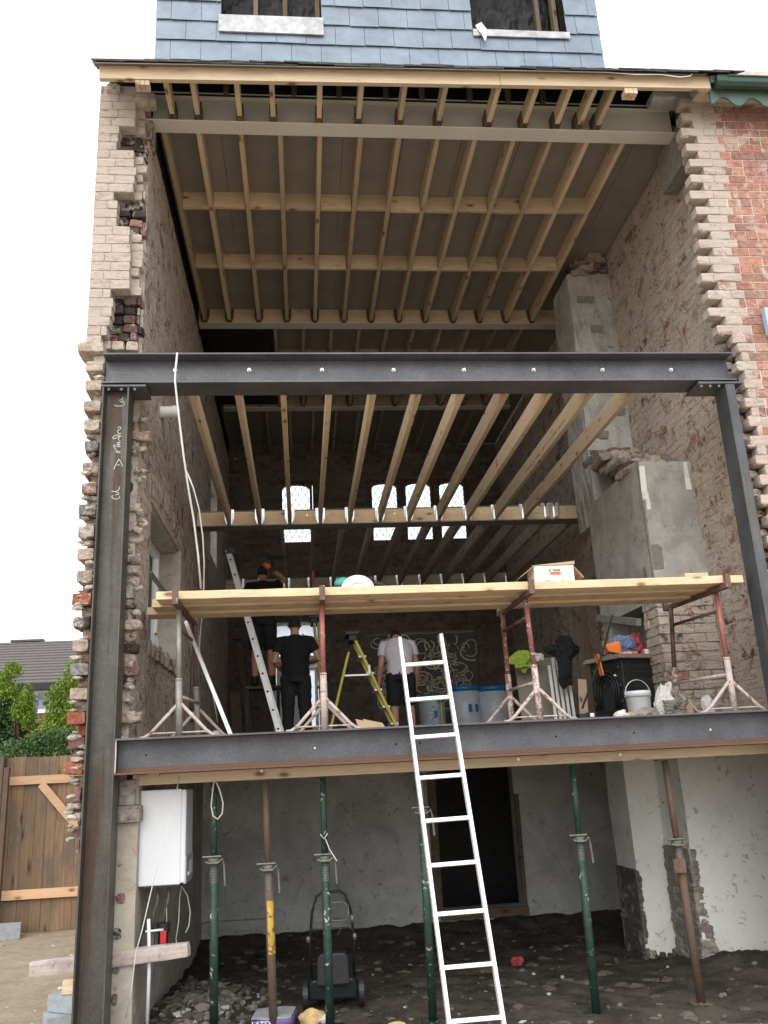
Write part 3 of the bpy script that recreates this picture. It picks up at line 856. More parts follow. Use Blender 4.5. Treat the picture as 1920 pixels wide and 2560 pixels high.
def lights(x0, x1, name):
    """one arched leaded light in a dark timber frame"""
    y = YB + .12
    zb, zt_, rise = z_w0 + .03, z_w1 - .02, .10
    f = MB(); w = .05
    xa, xb = x0 + w, x1 - w
    f.box(x0, y, zb, xa, y + .08, zt_ + .02); f.box(xb, y, zb, x1, y + .08, zt_ + .02); f.box(xa, y, zb, xb, y + .08, zb + w)
    arch = [(xa + (xb - xa) * k / 10, zt_ - .10 + rise * math.sqrt(max(0, 1 - ((k - 5) / 5) ** 2)) * .8) for k in range(11)]
    f.prism([(xb, zt_ + .02), (xa, zt_ + .02)] + arch, lambda a, b, t: (a, y + t, b), .08)
    fo = f.build('leaded_window', 'oldwood_z', BW)
    MB().box(xa, y + .045, zb + w, xb, y + .05, zt_).build('pane', 'glass', fo)
    c = MB(); st = .125; W_, H_ = xb - xa, zt_ - zb - w - .02
    k = -12
    while k < 26:
        for sgn in (1, -1):
            # diamonds: slope 1.7
            t0, t1 = 0, W_
            c0 = k * st * 1.0
            pts = []
            for u in [W_ * j / 24 for j in range(25)]:
                vv = c0 * 1.7 + sgn * u * 1.7 if sgn > 0 else c0 * 1.7 - u * 1.7 + 0
                if 0 < vv < H_: pts.append((xa + u, y + .036, zb + w + vv))
            if len(pts) > 1: c.tube([pts[0], pts[-1]], .0048, 4)
        k += 1
    c.build('lead_came', 'leadcame', fo)
lights(W1[0] - .01, W1[1] - .012, 'a')
q = (W3[1] - W3[0]) / 3
for k in range(3): lights(W3[0] + q * k + .04, W3[0] + q * (k + 1) - .04, 'b')
m = MB()
for k in (1, 2): m.box(W3[0] + q * k - .039, YB + .06, z_w0, W3[0] + q * k + .039, YB + .26, z_w1)
m.box(W3[0], YB + .06, z_w0, W3[0] + .039, YB + .26, z_w1); m.box(W3[1] - .039, YB + .06, z_w0, W3[1], YB + .26, z_w1)
m.build('window_mullion', 'oldwood_z', BW)
m = MB(); p = A(508, 991, Y=YB - .02); m.box(p.x - .02, YB - .03, p.z - .008, p.x + .02, YB - .005, p.z + .008)
m.build('painted_light_gap', 'white', BW)  # solid white chip painted in for daylight through a gap
# blind with swirl print
m = MB(); m.box(BL2[0], YB + .05, BL2[2], BL2[1], YB + .06, BL2[3] - .04)
b = m.build('patterned_blind', 'lino', BW)
m = MB(); r = random.Random(6); y = YB + .045
for k in range(85):
    cx, cz = r.uniform(BL2[0] + .12, BL2[1] - .12), r.uniform(BL2[2] + .1, BL2[3] - .15)
    rx, rz = r.uniform(.07, .20), r.uniform(.06, .17); t0 = r.uniform(0, 6.3); ext = r.uniform(2.6, 6.0); pts = []
    for j in range(22):
        t = t0 + ext * j / 21
        x_, z_ = cx + rx * math.cos(t) + .04 * (j / 21), cz + rz * math.sin(t)
        pts.append((min(max(x_, BL2[0] + .01), BL2[1] - .01), y, min(max(z_, BL2[2]), BL2[3] - .05)))
    w = r.uniform(.009, .018)
    m.tube(pts, [(w, .0015)] * 22, 6, up=(0, 1, 0)) if False else [m.bar(pts[j], pts[j + 1], .003, w * 1.7, up=(V(pts[j + 1]) - V(pts[j])).cross(V((0, 1, 0)))) for j in range(21)]
m.build('swirl_print', 'swirl', b)
# glazed entrance door
D = thing('entrance_door', 'white glazed entrance door with stained glass and brass handle, behind the man in black', 'door')
x0, x1, z0, z1 = DR; y = YB + .06; m = MB()
m.box(x0, y, z0, x0 + .055, y + .09, z1); m.box(x1 - .055, y, z0, x1, y + .09, z1); m.box(x0 + .055, y, z1 - .06, x1 - .055, y + .09, z1); m.box(x0 + .055, y, 3.66, x1 - .055, y + .09, 3.74)
m.build('door_frame', 'pvc', D, .004)
m = MB(); m.box(x0 + .055, y + .04, 3.74, x1 - .055, y + .046, z1 - .06); t = m.build('transom_pane', 'frost', D)
m = MB(); c = V((.09, y + .03, 3.97))
for k in range(9):
    a = 2.1 + k * .42; m.bar(c + V((.05 * math.cos(a), 0, .06 * math.sin(a))), c + V((.05 * math.cos(a + .42), 0, .06 * math.sin(a + .42))), .004, .022, up=(math.cos(a), 0, math.sin(a)))
m.build('red_glass_motif', 'frost_r', t)
m = MB(); a, b = x0 + .06, x1 - .06; gx0, gx1 = .09, .25
m = solid([a, a + .16, -.14, gx0, gx1, b], [y + .02, y + .06], [1.89, 2.35, 3.35, 3.62], lambda x, yy, z: 2.35 < z < 3.35 and (gx0 < x < gx1 or a + .16 < x < -.14))
dl = m.build('door_leaf', 'pvc', D, .004)
m = MB(); m.box(gx0, y + .035, 2.35, gx1, y + .04, 3.35); m.box(a + .16, y + .035, 2.35, -.14, y + .04, 3.35); m.build('glass_panel', 'frost', dl)
m = MB()
for zz in (3.05, 2.72, 2.5):
    m.ell((gx0 + .07, y + .028, zz), .035, .004, .05, 8, 6)
m.build('red_glass_motif', 'frost_r', dl)
m = MB()
for zz in (2.9, 2.62): m.ell((gx0 + .08, y + .028, zz), .02, .004, .07, 8, 6)
m.build('green_glass_motif', 'frost_g', dl)
hx = A(570, 1512, Y=YB).x; m = MB(); p = A(568, 1510, Y=y)
m.box(p.x - .02, y + .0, p.z - .11, p.x + .02, y + .012, p.z + .11); m.tube([(p.x, y, p.z + .06), (p.x, y - .05, p.z + .06), (p.x + .11, y - .055, p.z + .06)], .009, 10)
m.build('door_handle', 'brass', D)

# ---------------------------------------------------------------- floors and ceilings of the setting
m = MB()
for k in range(24):
    x = -1.29 + k * .2189
    m.box(x, .27, 1.862, x + .2149, 9.28, 1.884)
o = struct(m.build('floor', 'oldwood_y'))
m = MB()
for k in range(14): m.box(-1.2 + k * .4, .36, 1.68, -1.15 + k * .4, 9.28, 1.858)
tag(m.build('floor_joists', 'oldwood_y'), 'dark old joists hidden under the first floor boards above the cellar', 'joists')
m = MB(); xs_ = [-1.29 + .6075 * k for k in range(9)] + [XR - .02]
for a, b in zip(xs_, xs_[1:]):
    for (c, d) in ((.46, 2.2), (2.204, 4.1), (4.104, 6.5), (6.504, 9.28)): m.box(a, c, 7.694, b - .004, d, 7.712)
struct(m.build('ceiling', 'ply'))
# cellar far wall with dark doorway
CW = thing('cellar_wall', 'stained whitewashed cellar back wall with a dark doorway', 'wall')
d0, d1, db = A(940, 1700, Y=4.5).x, A(1117, 1800, Y=4.5).x, A(1030, 1962, Y=4.5).z
m = solid([-1.25, d0, d1, 4.5], [4.5, 4.72], [-.28, db, 1.65], lambda x, y, z: d0 < x < d1 and z > db)
m.v = [(x, y, z + (.03 * noise.noise(V((x * 5, 1, 1))) if z < -.2 else 0)) for x, y, z in m.v]
m.build('wall_plaster', 'cellarwall', CW)
m = MB(); r = random.Random(2)
for k in range(54):
    x = -1.25 + k * .1
    m.rough(x, 4.49 + r.uniform(-.02, .03), -.7, x + .13, 4.75, -.27 + r.uniform(-.03, .05), .03, (.06, .053, .045), 3, k)
m.build('footing', 'bk_tooth', CW)
m = MB(); m.box(d0 - .03, 4.43, db - .10, d1 + .05, 4.56, db - .005, .004); m.box(d0 - .10, 4.47, db, d0, 4.50, 1.6, .003); m.box(d1, 4.47, db, d1 + .05, 4.50, 1.2, .004)
m.build('door_lining', 'oldwood_x', CW)
m = MB(); x = -1.1
m.box(-1.18, 4.44, -.12, -.35, 4.50, -.02, .01); m.build('plaster_ledge', 'cellarwall', CW)
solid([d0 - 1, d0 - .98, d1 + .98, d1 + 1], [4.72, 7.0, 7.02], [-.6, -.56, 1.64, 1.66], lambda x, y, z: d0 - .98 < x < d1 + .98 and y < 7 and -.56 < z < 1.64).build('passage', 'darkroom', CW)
# ---------------------------------------------------------------- roof, eaves, dormer
def I_x(m, x0, x1, y0, y1, z0, z1, tf=.014, tw=.010, skip=()):
    if 'b' not in skip: m.box(x0, y0, z0, x1, y1, z0 + tf)
    m.box(x0, y0, z1 - tf, x1, y1, z1)
    c = (y0 + y1) / 2
    m.box(x0, c - tw / 2, z0 + tf, x1, c + tw / 2, z1 - tf)
EV = thing('roof_eaves', 'new timber eaves with dark slate edge across the top of the opened house', 'roof')
def Lz(x): return 7.40 + (7.388 - 7.40) * 0 - .0
SK = lambda x: .0165 * (x + 1.63)
m = MB(); m.bar((-1.63, -.277, 7.464), (1.9, -.277, 7.464 + SK(1.9)), .045, .138, up=(0, 0, 1)); m.bar((1.903, -.277, 7.464 + SK(1.9)), (3.895, -.277, 7.464 + SK(3.895)), .045, .136, up=(0, 0, 1))
m.build('fascia_board', 'pine_x', EV, .003)
m = MB(); fs_ = []
for x in (-1.66, 3.86): fs_ += [(x, -.345, 7.513 + SK(x)), (x, -.302, 7.528 + SK(x)), (x, -.25, 7.532 + SK(x)), (x, -.25, 7.585 + SK(x))]
m.add(fs_, [(0, 1, 2, 3), (7, 6, 5, 4), (0, 4, 5, 1), (1, 5, 6, 2), (2, 6, 7, 3), (3, 7, 4, 0)])
m.build('felt_strip', 'felt', EV)
m = MB(); r = random.Random(3); x = -1.68
while x < 3.86:
    w = r.uniform(.28, .32); t = r.uniform(-.004, .007) + SK(x)
    for j, dz in enumerate((0, .017)):
        ya, za_, xa_ = -.385 + r.uniform(-.008, .008), 7.499 + t + dz, x + dz * 9
        vs = [(xa_ + (w - .006) * u, ya + (.285 if v else 0) + r.uniform(-.003, .003) * (not v), za_ + (.20 if v else 0) + q + r.uniform(-.002, .002)) for u in (0, .35, .7, 1) for v in (0, 1) for q in (0, .014)]
        fs = []
        for u in range(3):
            o4 = u * 4
            fs += [(o4, o4 + 4, o4 + 5, o4 + 1), (o4 + 2, o4 + 3, o4 + 7, o4 + 6), (o4, o4 + 2, o4 + 6, o4 + 4), (o4 + 1, o4 + 5, o4 + 7, o4 + 3)]
        fs += [(0, 1, 3, 2), (12, 14, 15, 13)]
        m.add(vs, fs)
    x += w
m.build('eaves_slate', 'slate_e', EV)
m = MB(); pp = [(-1.66, 0), (-.8, .002), (.3, -.001), (1.4, .002), (2.4, 0), (2.9, -.002), (3.15, -.03), (3.4, -.025), (3.58, -.05), (3.68, -.035), (3.70, -.01)]
m.tube([(x, -.349 - (.01 if d < -.005 else 0), 7.511 + SK(x) + d) for x, d in pp], [(.0025, .0055)] * 11, 8)
m.build('white_membrane_edge', 'white', EV)
m = MB(); yb, zb = .30, 8.02
m.add([(-1.70, -.33, 7.575), (3.88, -.33, 7.66), (3.88, yb, 8.06), (-1.70, yb, 8.06), (-1.68, -.25, 7.56), (3.88, -.25, 7.64), (3.88, yb, 8.0), (-1.68, yb, 8.0)], [(0, 1, 2, 3), (4, 7, 6, 5), (0, 4, 5, 1), (1, 5, 6, 2), (2, 6, 7, 3), (3, 7, 4, 0)])
m.add([(-1.72, yb, 8.06), (-1.32, yb, 8.06), (-1.32, 5.2, 11.3), (-1.72, 5.2, 11.3)], [(0, 1, 2, 3)]); m.add([(3.24, yb, 8.06), (3.90, yb, 8.06), (3.90, 5.2, 11.3), (3.24, 5.2, 11.3)], [(0, 1, 2, 3)])
m.add([(-1.72, 5.2, 11.3), (3.9, 5.2, 11.3), (3.9, 9.9, 8), (-1.72, 9.9, 8)], [(0, 1, 2, 3)])
m.build('roof_slope', 'slate', EV)
m = MB(); m.box(-1.3, .28, 7.78, 3.95, .3, 8.0); m.box(-1.3, .5, 7.775, 3.95, .52, 7.99)
m.box(-1.68, .27, 7.60, -1.3, .29, 8.03); m.build('membrane_and_gap_fill', 'foil', EV)  # left box is added black fill, standing in for a dark hole
for k, x in enumerate([-.93, -.62, .02, .45, .9, 1.25, 1.72, 2.1, 2.45, 3.1]): MB().box(x, .22, 7.76, x + .05, .26, 8.0).build('short_stud', 'oldwood_z', EV)
for (px_, z0_, z1_) in ((-1.325, 7.350, 7.396), (3.065, 7.415, 7.472)):
    m = MB()
    for k in range(3): m.box(px_ + k * .041, -.29, z0_, px_ + k * .041 + .038, -.20, z1_)
    m.build('timber_packer', 'pine_x', EV, .002)
m = MB(); m.rough(3.50, .02, 7.665, 3.98, .2, 7.75, .008, (.4, .38, .35), 5, 1); m.build('padstone', 'render', EV)
# stub rafters
SP = [-1.089, -.856, -.468, -.156, .276, .651, 1.046, 1.42, 1.91, 2.264, 2.584, 2.812, 2.994]
o = None
for k, x in enumerate(SP):
    lab = 'short pine rafter stub between the eaves board and the pale beam, %s from the left' % ORD[k]
    if o is None:
        o = thing('rafter_stub', lab, 'rafter', (x, -.25, 7.497), 'rafter stubs under the eaves')
        MB().box(-.022, 0, .0, .022, .59, .15).build('timber', 'pine_y', o, .002)
        MB().box(-.036, .47, .0, .036, .60, .145).build('end_block', 'oldwood_y', o)
    else: dup(o, (x, -.25, 7.497 + random.uniform(-.003, .003)), lab)
pb = thing('steel_beam', 'pale grey painted steel beam spanning the opening just under the eaves', 'beam')
m = MB(); I_x(m, XL - .05, XR - .16, .275, .445, 7.475, 7.80, .012); m.build('beam_body', 'paint_grey', pb, .002)
MB().box(XL, .33, 7.802, XR - .1, .43, 7.835).build('timber_plate', 'oldwood_x', pb)
m = MB(); m.rough(3.80, .28, 7.10, 3.97, .75, 7.55, .01, (.3, .3, .3), 4, 3)
tag(m.build('concrete_padstone', 'concrete'), 'grey concrete padstone in the right wall under the end of the pale beam', 'stone block')
# dormer with slate hanging
DM = thing('slate_hung_dormer', 'blue grey slate hung dormer wall with two unglazed window openings at the top', 'dormer')
w1x, w2x = (-.655, .335), (1.86, 2.845); dx0, dx1 = -1.285, 3.20; yd = .34
ws1, ws2 = 8.77, 8.71
m = solid(sorted([dx0 + .02, *w1x, *w2x, dx1 - .02]), [yd, yd + .15], [7.9, ws2, ws1, 9.9, 10.4], lambda x, y, z: (w1x[0] < x < w1x[1] and ws1 < z < 9.9) or (w2x[0] < x < w2x[1] and ws2 < z < 9.9))
m.box(dx0 + .02, yd + .15, 7.9, dx0 + .06, 5, 10.4); m.box(dx1 - .06, yd + .15, 7.9, dx1 - .02, 5, 10.4)
m.box(dx0 - .1, yd - .2, 10.4, dx1 + .1, 5, 10.5)
m.box(dx0 + .06, 2.6, 7.9, dx1 - .06, 2.65, 10.4)
m.build('dormer_wall', 'foil', DM)
for x in (-.35, -.05, 2.62): MB().box(x, .55, 8.5, x + .045, .62, 10.4).build('timber_stud', 'oldwood_z', DM)
for (a, b) in (w1x, w2x): MB().box(b - .055, yd + .16, 8.5, b - .01, yd + .25, 10.3).build('timber_stud', 'oldwood_z', DM)
m = MB(); r = random.Random(12); i = 0; z = 7.98
while z < 10.3:
    x = dx0 - (.145 if i % 2 else 0)
    while x < dx1:
        a, b = max(x, dx0), min(x + .292, dx1); x += .292
        if b - a < .03: continue
        zc = z + .12; segs = [(a + .002, b - .002)]
        for (wx, wz) in ((w1x, ws1 - .2), (w2x, ws2 - .07)):
            if z + .06 > wz:
                n_ = []
                for (p, q) in segs:
                    if q <= wx[0] or p >= wx[1]: n_.append((p, q))
                    else:
                        if p < wx[0] - .03: n_.append((p, wx[0]))
                        if q > wx[1] + .03: n_.append((wx[1], q))
                segs = n_
        for (p, q) in segs:
            l = r.uniform(-.004, .004)
            y0, y1 = yd - .018, yd - .002
            m.add([(p, y0 - .007 + r.uniform(-.003, .003), z + l + r.uniform(-.005, .004)), (q, y0 - .007 + r.uniform(-.003, .003), z + l + r.uniform(-.005, .004)), (q, y1 - .004, z + .262), (p, y1 - .004, z + .262),
                   (p, y0 - .004, z + l), (q, y0 - .004, z + l), (q, y1 + .002, z + .262), (p, y1 + .002, z + .262)], [(0, 1, 2, 3), (4, 7, 6, 5), (0, 4, 5, 1), (1, 5, 6, 2), (2, 6, 7, 3), (3, 7, 4, 0)])
    z += .243; i += 1
m.build('slate_cladding', 'slate', DM)
m = MB(); m.box(w1x[0] - .02, yd - .042, ws1 - .21, w1x[1] + .015, yd - .028, ws1, .003); m.box(w1x[0], yd - .028, ws1 - .004, w1x[1], yd + .1, ws1 + .004)
m.build('lead_flashing', 'lead', DM)
m = MB(); m.box(w2x[0] - .0, yd - .042, ws2 - .085, w2x[1] + .02, yd - .028, ws2, .003); m.box(w2x[0], yd - .028, ws2 - .004, w2x[1], yd + .1, ws2 + .004)
m.build('lead_flashing', 'lead', DM)
m = MB(); nx_, nz_ = 60, 24
for (wa, wb) in ((w1x[0] - .1, w1x[1] + .1), (w2x[0] - .1, w2x[1] + .1)):
    o_ = len(m.v)
    for i in range(nx_ + 1):
        for j in range(nz_ + 1):
            x, z = wa + (wb - wa) * i / nx_, 8.5 + 1.4 * j / nz_
            m.v.append((x, .66 + .05 * noise.noise(V((x * 5, z * 5, 0))) + .03 * abs(noise.noise(V((x * 14, z * 14, 2)))), z)); m.c.append((.5, .5, .5))
    m.f += [(o_ + i * (nz_ + 1) + j, o_ + (i + 1) * (nz_ + 1) + j, o_ + (i + 1) * (nz_ + 1) + j + 1, o_ + i * (nz_ + 1) + j + 1) for i in range(nx_) for j in range(nz_)]
    m.build('black_sheeting', 'foil', DM); m = MB()
p = V((w2x[0] + .06, yd - .05, ws2)); m = MB()
m.add([p + V(a) for a in ((-.03, .02, .05), (.03, .0, .075), (.075, -.01, -.02), (.06, -.02, -.16), (.04, -.025, -.19), (.02, -.015, -.10), (-.01, -.0, -.03), (.02, -.03, .0))], [(0, 7, 1), (1, 7, 2), (2, 7, 3), (3, 7, 4), (4, 7, 5), (5, 7, 6), (6, 7, 0)])
m.build('hanging_rag', 'white', DM)

# ---------------------------------------------------------------- ceiling joists, noggins, hanger beams
def hanger():
    m = MB()
    for s_ in (-1, 1):
        x = s_ * .026
        m.add([(x, -.012, .16), (x + s_ * .034, -.012, .185), (x + s_ * .034, -.012, .06), (x + s_ * .006, -.012, -.01), (x, -.012, -.01), (x, -.05, .10), (x, -.06, 0)], [(0, 1, 2, 3, 4), (0, 4, 6, 5)])
        m.box(min(x, x + s_ * .034), -.013, .14, max(x, x + s_ * .034), .05, .192)
        for zz in (.05, .08, .11, .14): m.ell((x + s_ * .02, -.014, zz), .006, .004, .006, 6, 4)
    m.box(-.026, -.06, -.012, .026, -.005, -.008)
    return m
def joist_row(name, xs, y0, y1, z0, h, w, mat, group, where, cat, hang=None, tilt=None, start=0, extra=''):
    o = None
    for k, x in enumerate(xs):
        lab = '%s, %s from the left' % (where, ORD[k])
        if o is None:
            o = thing(name, lab, cat, (x, y0, z0), group)
            MB().box(-w / 2, 0, 0, w / 2, y1 - y0, h).build('timber', mat, o, .0025)
            if hang is not None:
                hg = hanger().build('joist_hanger', hang, o, loc=(0, y1 - y0, 0))
        else: dup(o, (x + random.uniform(-.006, .006), y0, z0 + random.uniform(-.002, .002)), lab)
    return o
CX = [-1.20, -.87, -.48, -.095, .29, .68, 1.067, 1.445, 1.82, 2.205, 2.58, 2.965, 3.34]
joist_row('ceiling_joist', CX, .45, 4.10, 7.50, .19, .046, 'pine_y', 'ceiling joists of the first bay', 'pine ceiling joist between the pale beam and the next steel beam', 'joist', 'oldwood_y')
CX2 = [-.26 + .39 * k for k in range(10)]
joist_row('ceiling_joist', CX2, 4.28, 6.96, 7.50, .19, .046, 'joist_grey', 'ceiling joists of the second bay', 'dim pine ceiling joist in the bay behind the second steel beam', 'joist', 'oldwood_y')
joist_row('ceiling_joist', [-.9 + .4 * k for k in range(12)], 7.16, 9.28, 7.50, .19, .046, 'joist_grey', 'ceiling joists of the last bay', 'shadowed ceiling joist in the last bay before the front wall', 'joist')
MB().box(XL + .02, 4.3, 7.52, -.32, 6.9, 7.53).build('x', 'foil').name = 'dark_opening_sheet'  # black sheet put in to imitate the dark opening
tag(bpy.data.objects['dark_opening_sheet'], 'black sheet standing in for the dark stair opening in the ceiling at the left', 'sheet')
for row, y in ((0, 1.60), (1, 2.77)):
    for k in range(len(CX) - 1):
        a, b = CX[k] + .026, CX[k + 1] - .026
        if k == 11 and row == 2: continue
        m = MB(); m.box(0, 0, 0, b - a, .045, .188)
        o = m.build('noggin', 'pine_x', None, .002, loc=(a, y + random.uniform(-.012, .012), 7.503 + random.uniform(-.003, .004)))
        tag(o, 'pine noggin in the %s row from the front of the ceiling, %s from the left' % (('nearer', 'farther')[row], ORD[k]), 'noggin', 'noggins between the ceiling joists')
for k in range(9):
    a, b = CX2[k] + .026, CX2[k + 1] - .026
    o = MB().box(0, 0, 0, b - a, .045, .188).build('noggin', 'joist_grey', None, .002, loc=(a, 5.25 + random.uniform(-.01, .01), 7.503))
    tag(o, 'dim noggin above the upper steel beam in the second bay, %s from the left' % ORD[k], 'noggin', 'noggins in the second ceiling bay')
def flitch(name, lab, x0, x1, y, z0, h, flange, bolts, fmat='oldwood_x', smat='paint_grey', wmat='pine_x'):
    o = thing(name, lab, 'beam')
    m = MB(); m.box(x0, y, z0, x1, y + flange, z0 + .012); m.box(x0, y, z0 + h - .010, x1, y + flange, z0 + h); m.box(x0, y + flange / 2 - .005, z0 + .012, x1, y + flange / 2 + .005, z0 + h - .01)
    m.build('steel_section', smat, o)
    m = MB(); xm = x0 + (x1 - x0) * .235
    m.box(x0 + .01, y + .012, z0 + .013, xm - .001, y + flange / 2 - .006, z0 + h - .011); m.box(xm + .001, y + .012, z0 + .013, x1 - .01, y + flange / 2 - .006, z0 + h - .011)
    m.build('timber_facing', wmat, o, .002)
    for bx in bolts:
        MB().cyl((bx, y + .004, z0 + h * .62), (bx, y + .012, z0 + h * .62), .012, 10).build('bolt', 'brass', o)
    return o
flitch('steel_beam', 'second steel ceiling beam with timber facing, about halfway back in the upper storey', XL - .02, XR - .19, 4.10, 7.487, .215, .17, [])
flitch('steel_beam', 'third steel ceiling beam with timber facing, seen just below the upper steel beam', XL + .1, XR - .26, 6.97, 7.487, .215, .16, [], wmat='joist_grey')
hb = [(-1.19, 0), (.13, 0), (1.3, 0), (2.42, 0), (3.62, 0)]
flitch('steel_beam', 'dark steel floor beam faced with pine that carries the bright joist hangers', XL - .0, XR - .005, 4.28, 4.662, .205, .24, [-1.19, .12, 1.27, 2.42, 3.60], smat='joiststeel', wmat='plank_x')
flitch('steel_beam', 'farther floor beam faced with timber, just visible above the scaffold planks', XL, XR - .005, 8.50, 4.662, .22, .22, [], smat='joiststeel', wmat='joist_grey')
JX = [-.88 + .39 * k for k in range(11)]
joist_row('floor_joist', JX, .145, 4.285, 4.69, .175, .046, 'pine_y', 'new floor joists of the first bay', 'new pale pine floor joist behind the upper steel beam', 'joist', 'galv')
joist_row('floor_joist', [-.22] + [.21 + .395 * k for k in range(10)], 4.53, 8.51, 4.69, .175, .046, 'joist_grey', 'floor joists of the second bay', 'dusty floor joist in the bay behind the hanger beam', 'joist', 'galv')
for x in (3.32, 3.44):
    o = hanger().build('empty_joist_hanger', 'galv', loc=(x, 4.285, 4.70))
    tag(o, 'empty galvanised hanger on the pine faced beam, %s of the pair beyond the last joist' % ('left' if x < 3.4 else 'right'), 'joist hanger')
HX = [-1.02, -.66] 
for k, x in enumerate(HX):
    tag(hanger().build('empty_joist_hanger', 'galv', loc=(x, 8.51, 4.70)), 'empty hanger on the far floor beam near the left wall, %s one' % ('outer', 'inner')[k], 'joist hanger')
# two long floor joist prints: faint stamped lettering omitted marks on one joist
# ---------------------------------------------------------------- steel frame
def text_mesh(name, body, size, mat, parent, mw, depth=.0015, align='LEFT'):
    cu = bpy.data.curves.new(name, 'FONT'); cu.body = body; cu.size = size; cu.extrude = depth; cu.align_x = align
    ob = bpy.data.objects.new(name, cu); COL.objects.link(ob)
    dg = bpy.context.evaluated_depsgraph_get()
    me = bpy.data.meshes.new_from_object(ob.evaluated_get(dg)); bpy.data.objects.remove(ob)
    o = bpy.data.objects.new(name, me); COL.objects.link(o); me.materials.clear(); me.materials.append(M[mat])
    if parent: o.parent = parent
    o.matrix_basis = mw
    return o
cl = thing('steel_column', 'dark rusty steel column with chalk writing, full height at the left', 'column')
x0, x1 = -1.541, -1.332; m = MB()
m.box(x0, 0, -.6, x0 + .012, .205, 4.632); m.box(x1 - .012, 0, -.6, x1, .205, 4.632); m.box(x0 + .012, .096, -.6, x1 - .012, .108, 4.632)
m.build('column_section', 'steel_z', cl, .002)
MB().box(-1.552, -.004, 4.634, -1.20, .27, 4.650).build('cap_plate', 'steel_x', cl, .001)
for bx in (-1.50, -1.40, -1.295): MB().cyl((bx, .035, 4.618), (bx, .035, 4.634), .013, 6).build('bolt', 'zinc', cl)
strokes = [[(455, 232), (470, 240), (440, 262), (405, 282), (430, 310), (470, 300), (455, 250)], [(410, 285), (440, 320), (485, 310), (495, 345), (465, 375), (400, 384), (345, 378), (318, 358)],
 [(375, 765), (395, 742), (425, 745), (430, 775), (400, 795), (370, 805), (378, 840), (400, 862), (435, 850)], [(435, 905), (390, 880), (350, 885), (292, 915), (290, 945), (330, 945), (380, 915), (430, 885), (400, 930), (385, 960), (420, 985)],
 [(425, 1010), (360, 1005), (420, 1045), (345, 1040), (430, 1080)], [(302, 1050), (320, 1110), (350, 1130)], [(312, 1060), (380, 1090), (430, 1080)], [(335, 1150), (420, 1195)], [(340, 1185), (425, 1160)], [(370, 1150), (380, 1190)],
 [(395, 1297), (350, 1380), (305, 1478)], [(395, 1297), (430, 1350), (462, 1430)], [(362, 1400), (410, 1400)],
 [(405, 1775), (410, 1800), (385, 1840), (330, 1860), (268, 1855)], [(330, 1862), (390, 1875), (395, 1905), (340, 1915)], [(300, 1925), (270, 1950), (300, 1985), (350, 1992), (400, 1975), (412, 1935)]]
k = 1659 / 1920
m = MB()
for st in strokes:
    pts = [A((240 + a / 6.917) * k, (960 + b / 6.917) * k, Y=.0945) for a, b in st]
    for a, b in zip(pts, pts[1:]): m.bar(a, b, .001, .0052, up=(b - a).cross(V((0, 1, 0))))
m.build('chalk_writing', 'chalk', cl)
ub = thing('steel_beam', 'long dark bolted steel beam across the top of the frame between first and second floor', 'beam')
m = MB(); I_x(m, -1.552, 3.815, 0, .262, 4.668, 4.936, .015, .011); m.build('beam_section', 'steel_x', ub, .002)
bz = 4.80
for bx in (438, 623, 805, 984, 1160, 1334, 1506, 1677):
    p = A(bx * k, 925 * k, Y=.12); mm = MB(); mm.cyl((p.x, .108, p.z), (p.x, .126, p.z), .014, 6); mm.cyl((p.x, .098, p.z), (p.x, .108, p.z), .009, 8); mm.cyl((p.x, .121, p.z), (p.x, .125, p.z), .018, 14)
    mm.build('bolt', 'zinc', ub)
MB().box(3.46, -.004, 4.6345, 3.86, .27, 4.652).build('end_plate', 'steel_x', ub, .001)
for bx in (3.50, 3.58, 3.66): MB().cyl((bx, .035, 4.62), (bx, .035, 4.636), .012, 6).build('bolt', 'zinc', ub)
lb = thing('steel_beam', 'lower dark steel beam with rusty bottom flange, level with the first floor', 'beam')
m = MB(); I_x(m, -1.332, 3.699, 0, .255, 1.633, 1.883, .014, .010, skip='b'); m.build('beam_section', 'steel_x', lb, .002)
m = MB(); m.box(-1.332, 0, 1.633, 3.699, .255, 1.647); m.prism([(.1225, 1.648), (.090, 1.648), (.108, 1.653), (.116, 1.660), (.1185, 1.678), (.1225, 1.678)], lambda a, b, w: (-1.331 + w, a, b), 5.03); m.build('bottom_flange', 'rust', lb)
m = MB()
for (hx, hy) in ((365, 1888), (1050, 1858), (1390, 1841), (1585, 1832), (990, 1860)):
    p = A(hx * k, hy * k, Y=.12); m.cyl((p.x, .1195, p.z), (p.x, .124, p.z), .0075, 10)
m.build('bolt_hole', 'hole', lb)
m = MB()
for (hx, hy) in ((787, 1870), (1776, 1824)):
    p = A(hx * k, hy * k, Y=.12); m.cyl((p.x, .1175, p.z), (p.x, .124, p.z), .008, 8)
m.build('paint_spot', 'white', lb)
m = MB(); m.tube([(-1.328, .012, 1.65), (-1.326, .010, 1.76), (-1.328, .012, 1.87)], .006, 6); m.build('weld_bead', 'alu_d', lb)
rc = thing('steel_column', 'dark weathered steel channel column standing at the right edge of the frame', 'column')
m = MB(); m.box(3.70, 0, -.6, 3.711, .205, 4.632); m.box(3.711, 0, -.6, 3.782, .012, 4.632); m.box(3.711, .193, -.6, 3.782, .205, 4.632); m.build('channel_section', 'steel_r', rc, .003)
